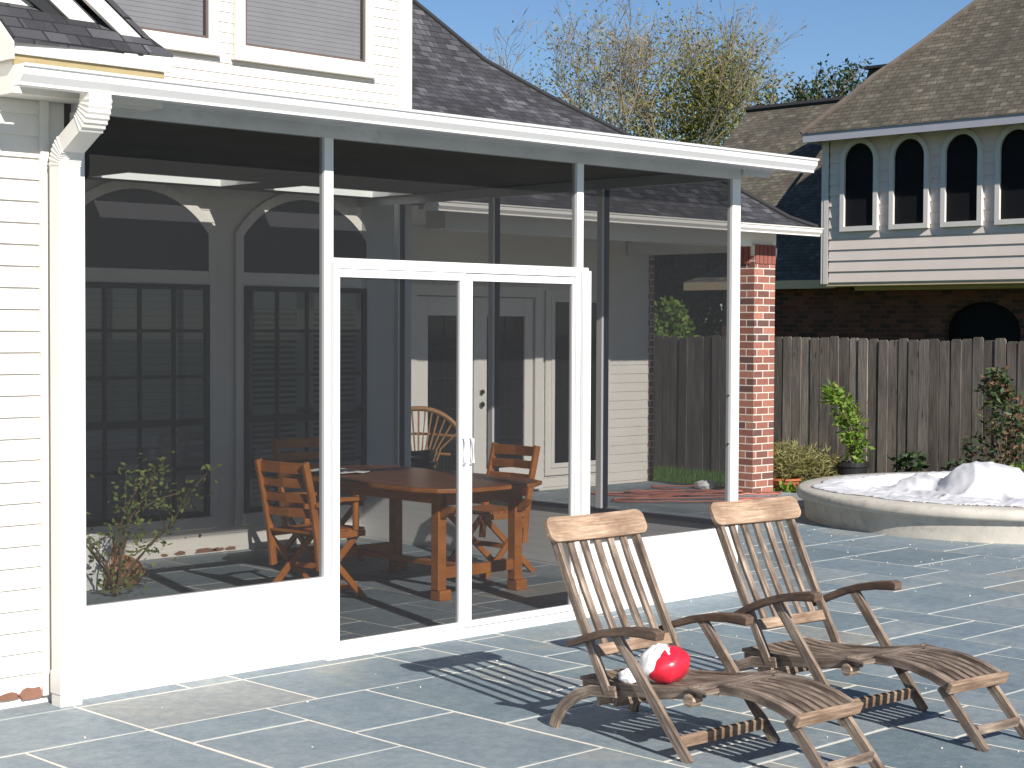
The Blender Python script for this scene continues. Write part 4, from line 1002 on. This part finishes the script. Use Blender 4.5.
g = MB(); g.box(19.45, 19.49, 9.5, 12.74, 2.42, 2.56); g.box(19.49, XG, 9.5, 12.74, 2.44, 2.47); g.box(19.49, 26, 12.70, 12.74, 2.42, 2.56); g.build('eave_board', M['tan'], nb)
pl_ = [(0, 2.56), (.3, 2.72), (.52, 2.92), (1.0, 3.35), (2.5, 4.75), (4.2, 6.18)]
g = MB(); EX, EY = 19.45, 12.76
for (d0, z0), (d1, z1) in zip(pl_, pl_[1:]):
    g.face([(EX+d0, 5, z0), (EX+d1, 5, z1), (EX+d1, EY-d1*.3, z1), (EX+d0, EY-d0*.3, z0)]) if False else g.face([(EX+d0, 5, z0), (EX+d1, 5, z1), (EX+d1, EY-min(d1, .9), z1), (EX+d0, EY-min(d0, .9), z0)])
# taller roof behind, running on to the left
g.build('low_roof', M['roofn'], nb)
g = MB()
g.face([(21.3, 5, 3.65), (24.0, 5, 6.20), (24.0, 14.9, 6.20), (21.3, 14.9, 3.65)]); g.face([(24, 5, 6.2), (28, 5, 2.6), (28, 14.9, 2.6), (24, 14.9, 6.2)])
g.face([(19.46, 11.9, 3.2), (23.0, 11.9, 5.15), (23, 12.6, 5.15), (19.46, 12.6, 3.2)]) if False else None
br = g.build('back_roof', M['roofn'], nb)
g = MB(); g.tube([(24, 5, 6.22), (24, 14.9, 6.22)], .07, 6); g.build('ridge_cap', M['ridge'], br)
g = MB(); g.prism([(22.2, 11.1, 5.4), (22.2, 10.75, 6.42), (22.2, 6.5, 6.42), (22.2, 6.5, 5.4)], (2.5, 0, 0)); g.build('dormer_roof', M['roofn'], nb)
g = MB(); g.box(22.1, 24.8, 6.5, 10.8, 6.421, 6.47); g.build('dormer_ridge', M['ridge'], nb)

# ================================================================== TREES
def tree(name, base, h0, H, spread, label, cat, leafm, barkm, seed, nlev=4, nleaf=3, L=.16, W=.09, kids=(3, 4), twigs=None, group=None, dirbias=(0, 0, 0), r0=.22, drop=0.0, filt=None, dens=1.0, extra=None):
    t = root(name, base, label, cat, group); rd = random.Random(seed); g = MB(); lf = MB(); tw = MB()
    def grow(p, d, L_, r_, lev):
        pts = [p.copy()]; n = 4
        for i in range(n):
            d = (d+Vector((rd.gauss(0, .13), rd.gauss(0, .13), rd.gauss(.04, .08)))).normalized(); p = p+d*L_/n; pts.append(p.copy())
        g.tube(pts, [r_*(1-.45*i/n) for i in range(n+1)], 6 if lev < 2 else 4, caps=False)
        if lev >= nlev:
            for i in range(int(nleaf*rd.uniform(.4, 1.6))):
                q = pts[rd.randrange(1, n+1)]+Vector((rd.gauss(0, .22), rd.gauss(0, .22), rd.gauss(0, .2)))*spread
                if filt is None or filt(q, rd): lf.leaf(q, Vector((rd.gauss(0, 1), rd.gauss(0, 1), rd.gauss(0, 1))), L*rd.uniform(.6, 1.3), W*rd.uniform(.6, 1.3))
            if twigs:
                for i in range(twigs):
                    q = pts[rd.randrange(1, n+1)]; e = (d+Vector((rd.gauss(0, .6), rd.gauss(0, .6), rd.gauss(.2, .5)))).normalized(); L2 = rd.uniform(.3, .7)
                    tw.leaf(q, e, L2, .018); tw.leaf(q+e*L2*.7, Vector((rd.gauss(0, 1), rd.gauss(0, 1), rd.gauss(0, 1))), .06, .035)
            return
        for k in range(rd.choice(kids)):
            q = pts[rd.choice([2, 3, 4, 4])]; a = rd.uniform(0, 6.28); s_ = rd.uniform(.35, .95)*spread; e = (d+Vector((math.cos(a)*s_, math.sin(a)*s_, rd.uniform(-.15, .35)))+Vector(dirbias)*.3).normalized()
            grow(q, e, L_*rd.uniform(.62, .86), r_*.55, lev+1)
    b = Vector(base); g.tube([b, b+Vector((0, 0, h0*.5)), b+Vector((.05, 0, h0))], [r0*1.25, r0, r0*.9], 10)
    for k in range(6):
        a = 2*math.pi*k/6+rd.uniform(-.3, .3); grow(b+Vector((0, 0, h0*rd.uniform(.85, 1))), Vector((math.cos(a)*.75*spread, math.sin(a)*.75*spread, rd.uniform(.7, 1.2))).normalized(), H, r0*.5, 1)
    if extra: extra(lf, rd)
    g.build('trunk', barkm, t); 
    if lf.v: lf.build('crown', leafm, t)
    if tw.v: tw.build('twigs', M['twig'], t)
    return t
# big winter tree: sparse on the left, yellow green foliage low right
big = Vector((33.5, 26.55, -.13))
def bigfilt(q, rd):
    u = (q-big).dot(Vector((.716, -.698, 0)))
    pr = max(.05, min(1, .22+.22*u - .10*(q.z-8)))
    return rd.random() < pr
def bigextra(lf, rd):
    for cu_, cz_, rr, n in ((2.3, 7.7, 1.35, 6000), (2.6, 8.9, 1.0, 2200), (.4, 7.1, 1.7, 3400), (-2.2, 6.9, 1.5, 1800), (1.2, 8.9, 1.7, 1500), (-1.2, 9.0, 1.8, 900)):
        c = big+Vector((.716, -.698, 0))*cu_
        for _ in range(n):
            q = Vector((c.x+rd.gauss(0, .5)*rr, c.y+rd.gauss(0, .5)*rr, cz_+.13+rd.gauss(0, .55)*rr)); lf.leaf(q, Vector((rd.gauss(0, 1), rd.gauss(0, 1), rd.gauss(0, 1))), .115, .065)
tree('winter_tree', big, 4.9, 2.55, 1.12, 'tall half bare tree with yellow green leaves behind the porch roof', 'tree', M['leafyel'], M['bark'], 12, nlev=5, nleaf=3, L=.13, W=.08, kids=(3, 3, 4), twigs=7, r0=.15, filt=bigfilt, extra=bigextra)
grp = 'distant trees over the neighbouring ridge'
for i, (b, h, hh, lab) in enumerate((((44.2, 29.2, -.13), 8.0, 1.2, 'leftmost and lowest of the distant green trees above the brown ridge'), ((45.4, 28.4, -.13), 9.0, 1.25, 'tallest middle one of the distant green trees above the brown ridge'), ((46.4, 27.6, -.13), 8.6, 1.2, 'distant green tree nearest the steep brown roof, just right of the tallest'))):
    tree('evergreen_tree', b, h, hh, .8, lab, 'tree', M['leafmix'], M['bark'], 30+i, nlev=3, nleaf=12, L=.2, W=.1, kids=(3, 4), group=grp, r0=.15)
tree('dark_tree', (23.6, 17.2, -.13), .8, 1.5, 1.1, 'dense dark tree seen through the porch mesh above the fence', 'tree', M['leafmix'], M['bark'], 41, nlev=4, nleaf=20, L=.2, W=.12, kids=(3, 4), r0=.13, extra=lambda lf, rd: leafy(lf, (23.6, 17.2, 1.9), 2.0, 2.0, 2.0, 2300, .22, .14, rd))
tree('oak_tree', (27.5, 21.5, -.13), 1.6, 1.8, 1.0, 'second dark tree beyond the first, left of the neighbouring eave', 'tree', M['leafdark'], M['bark'], 43, nlev=4, nleaf=20, L=.24, W=.15, kids=(3, 4), r0=.13, extra=lambda lf, rd: leafy(lf, (27.5, 21.0, 2.2), 2.8, 2.8, 2.4, 5000, .3, .2, rd))
GBX, GBY = 17.6, 11.5
t = root('garden_bush', (17.6, 11.5, -.13), 'rounded sunlit light green bush seen through the mesh above the fence', 'shrub')
g = MB(); leafy(g, (GBX, GBY, 1.4), .45, .45, .85, 1800, .12, .07, rnd); g.build('foliage', M['leaf'], t)
g = MB(); g.tube([(GBX, GBY, -.13), (GBX, GBY, 1.2)], [.05, .03], 6); g.build('stem', M['stem'], t)

# small pale grit on the paving
g = MB(); rg = random.Random(17)
for _ in range(230):
    x = rg.uniform(-3, 9.5); y = rg.uniform(-5.5, .0)
    if rg.random() < .35: x = rg.uniform(6.5, 9); y = rg.uniform(-1.2, 1.8)
    if math.hypot(x-pc[0], y-pc[1]) < PR+.05 or (-.3 < x < 4.9 and y > -.06): continue
    n = rg.choice([4, 5]); r_ = rg.uniform(.002, .007); a0 = rg.uniform(0, 6)
    ring = [(x+r_*rg.uniform(.6, 1.2)*math.cos(a0+6.283*k/n), y+r_*rg.uniform(.6, 1.2)*math.sin(a0+6.283*k/n), .002) for k in range(n)]
    g.prism(ring, (0, 0, rg.uniform(.002, .006)))
o = g.build('grit', M['grout']); tag(o, 'pale grit and mortar crumbs scattered on the paving', kind='stuff')
# thin dry leaves gathered by the pond and fence
g = MB()
for _ in range(500):
    x = rg.uniform(10.9, 13.2); y = rg.uniform(-2, 4.5)
    if math.hypot(x-pc[0], y-pc[1]) < PR+.05: continue
    g.leaf(Vector((x, y, -.015+rg.uniform(0, .02))), Vector((rg.gauss(0, 1), rg.gauss(0, 1), rg.uniform(-.1, .3))), rg.uniform(.03, .07), rg.uniform(.02, .035), Vector((rg.gauss(0, .3), rg.gauss(0, .3), 1)))
o = g.build('leaf_litter', M['twig']); tag(o, 'dry fallen leaves on the garden bed', kind='stuff')
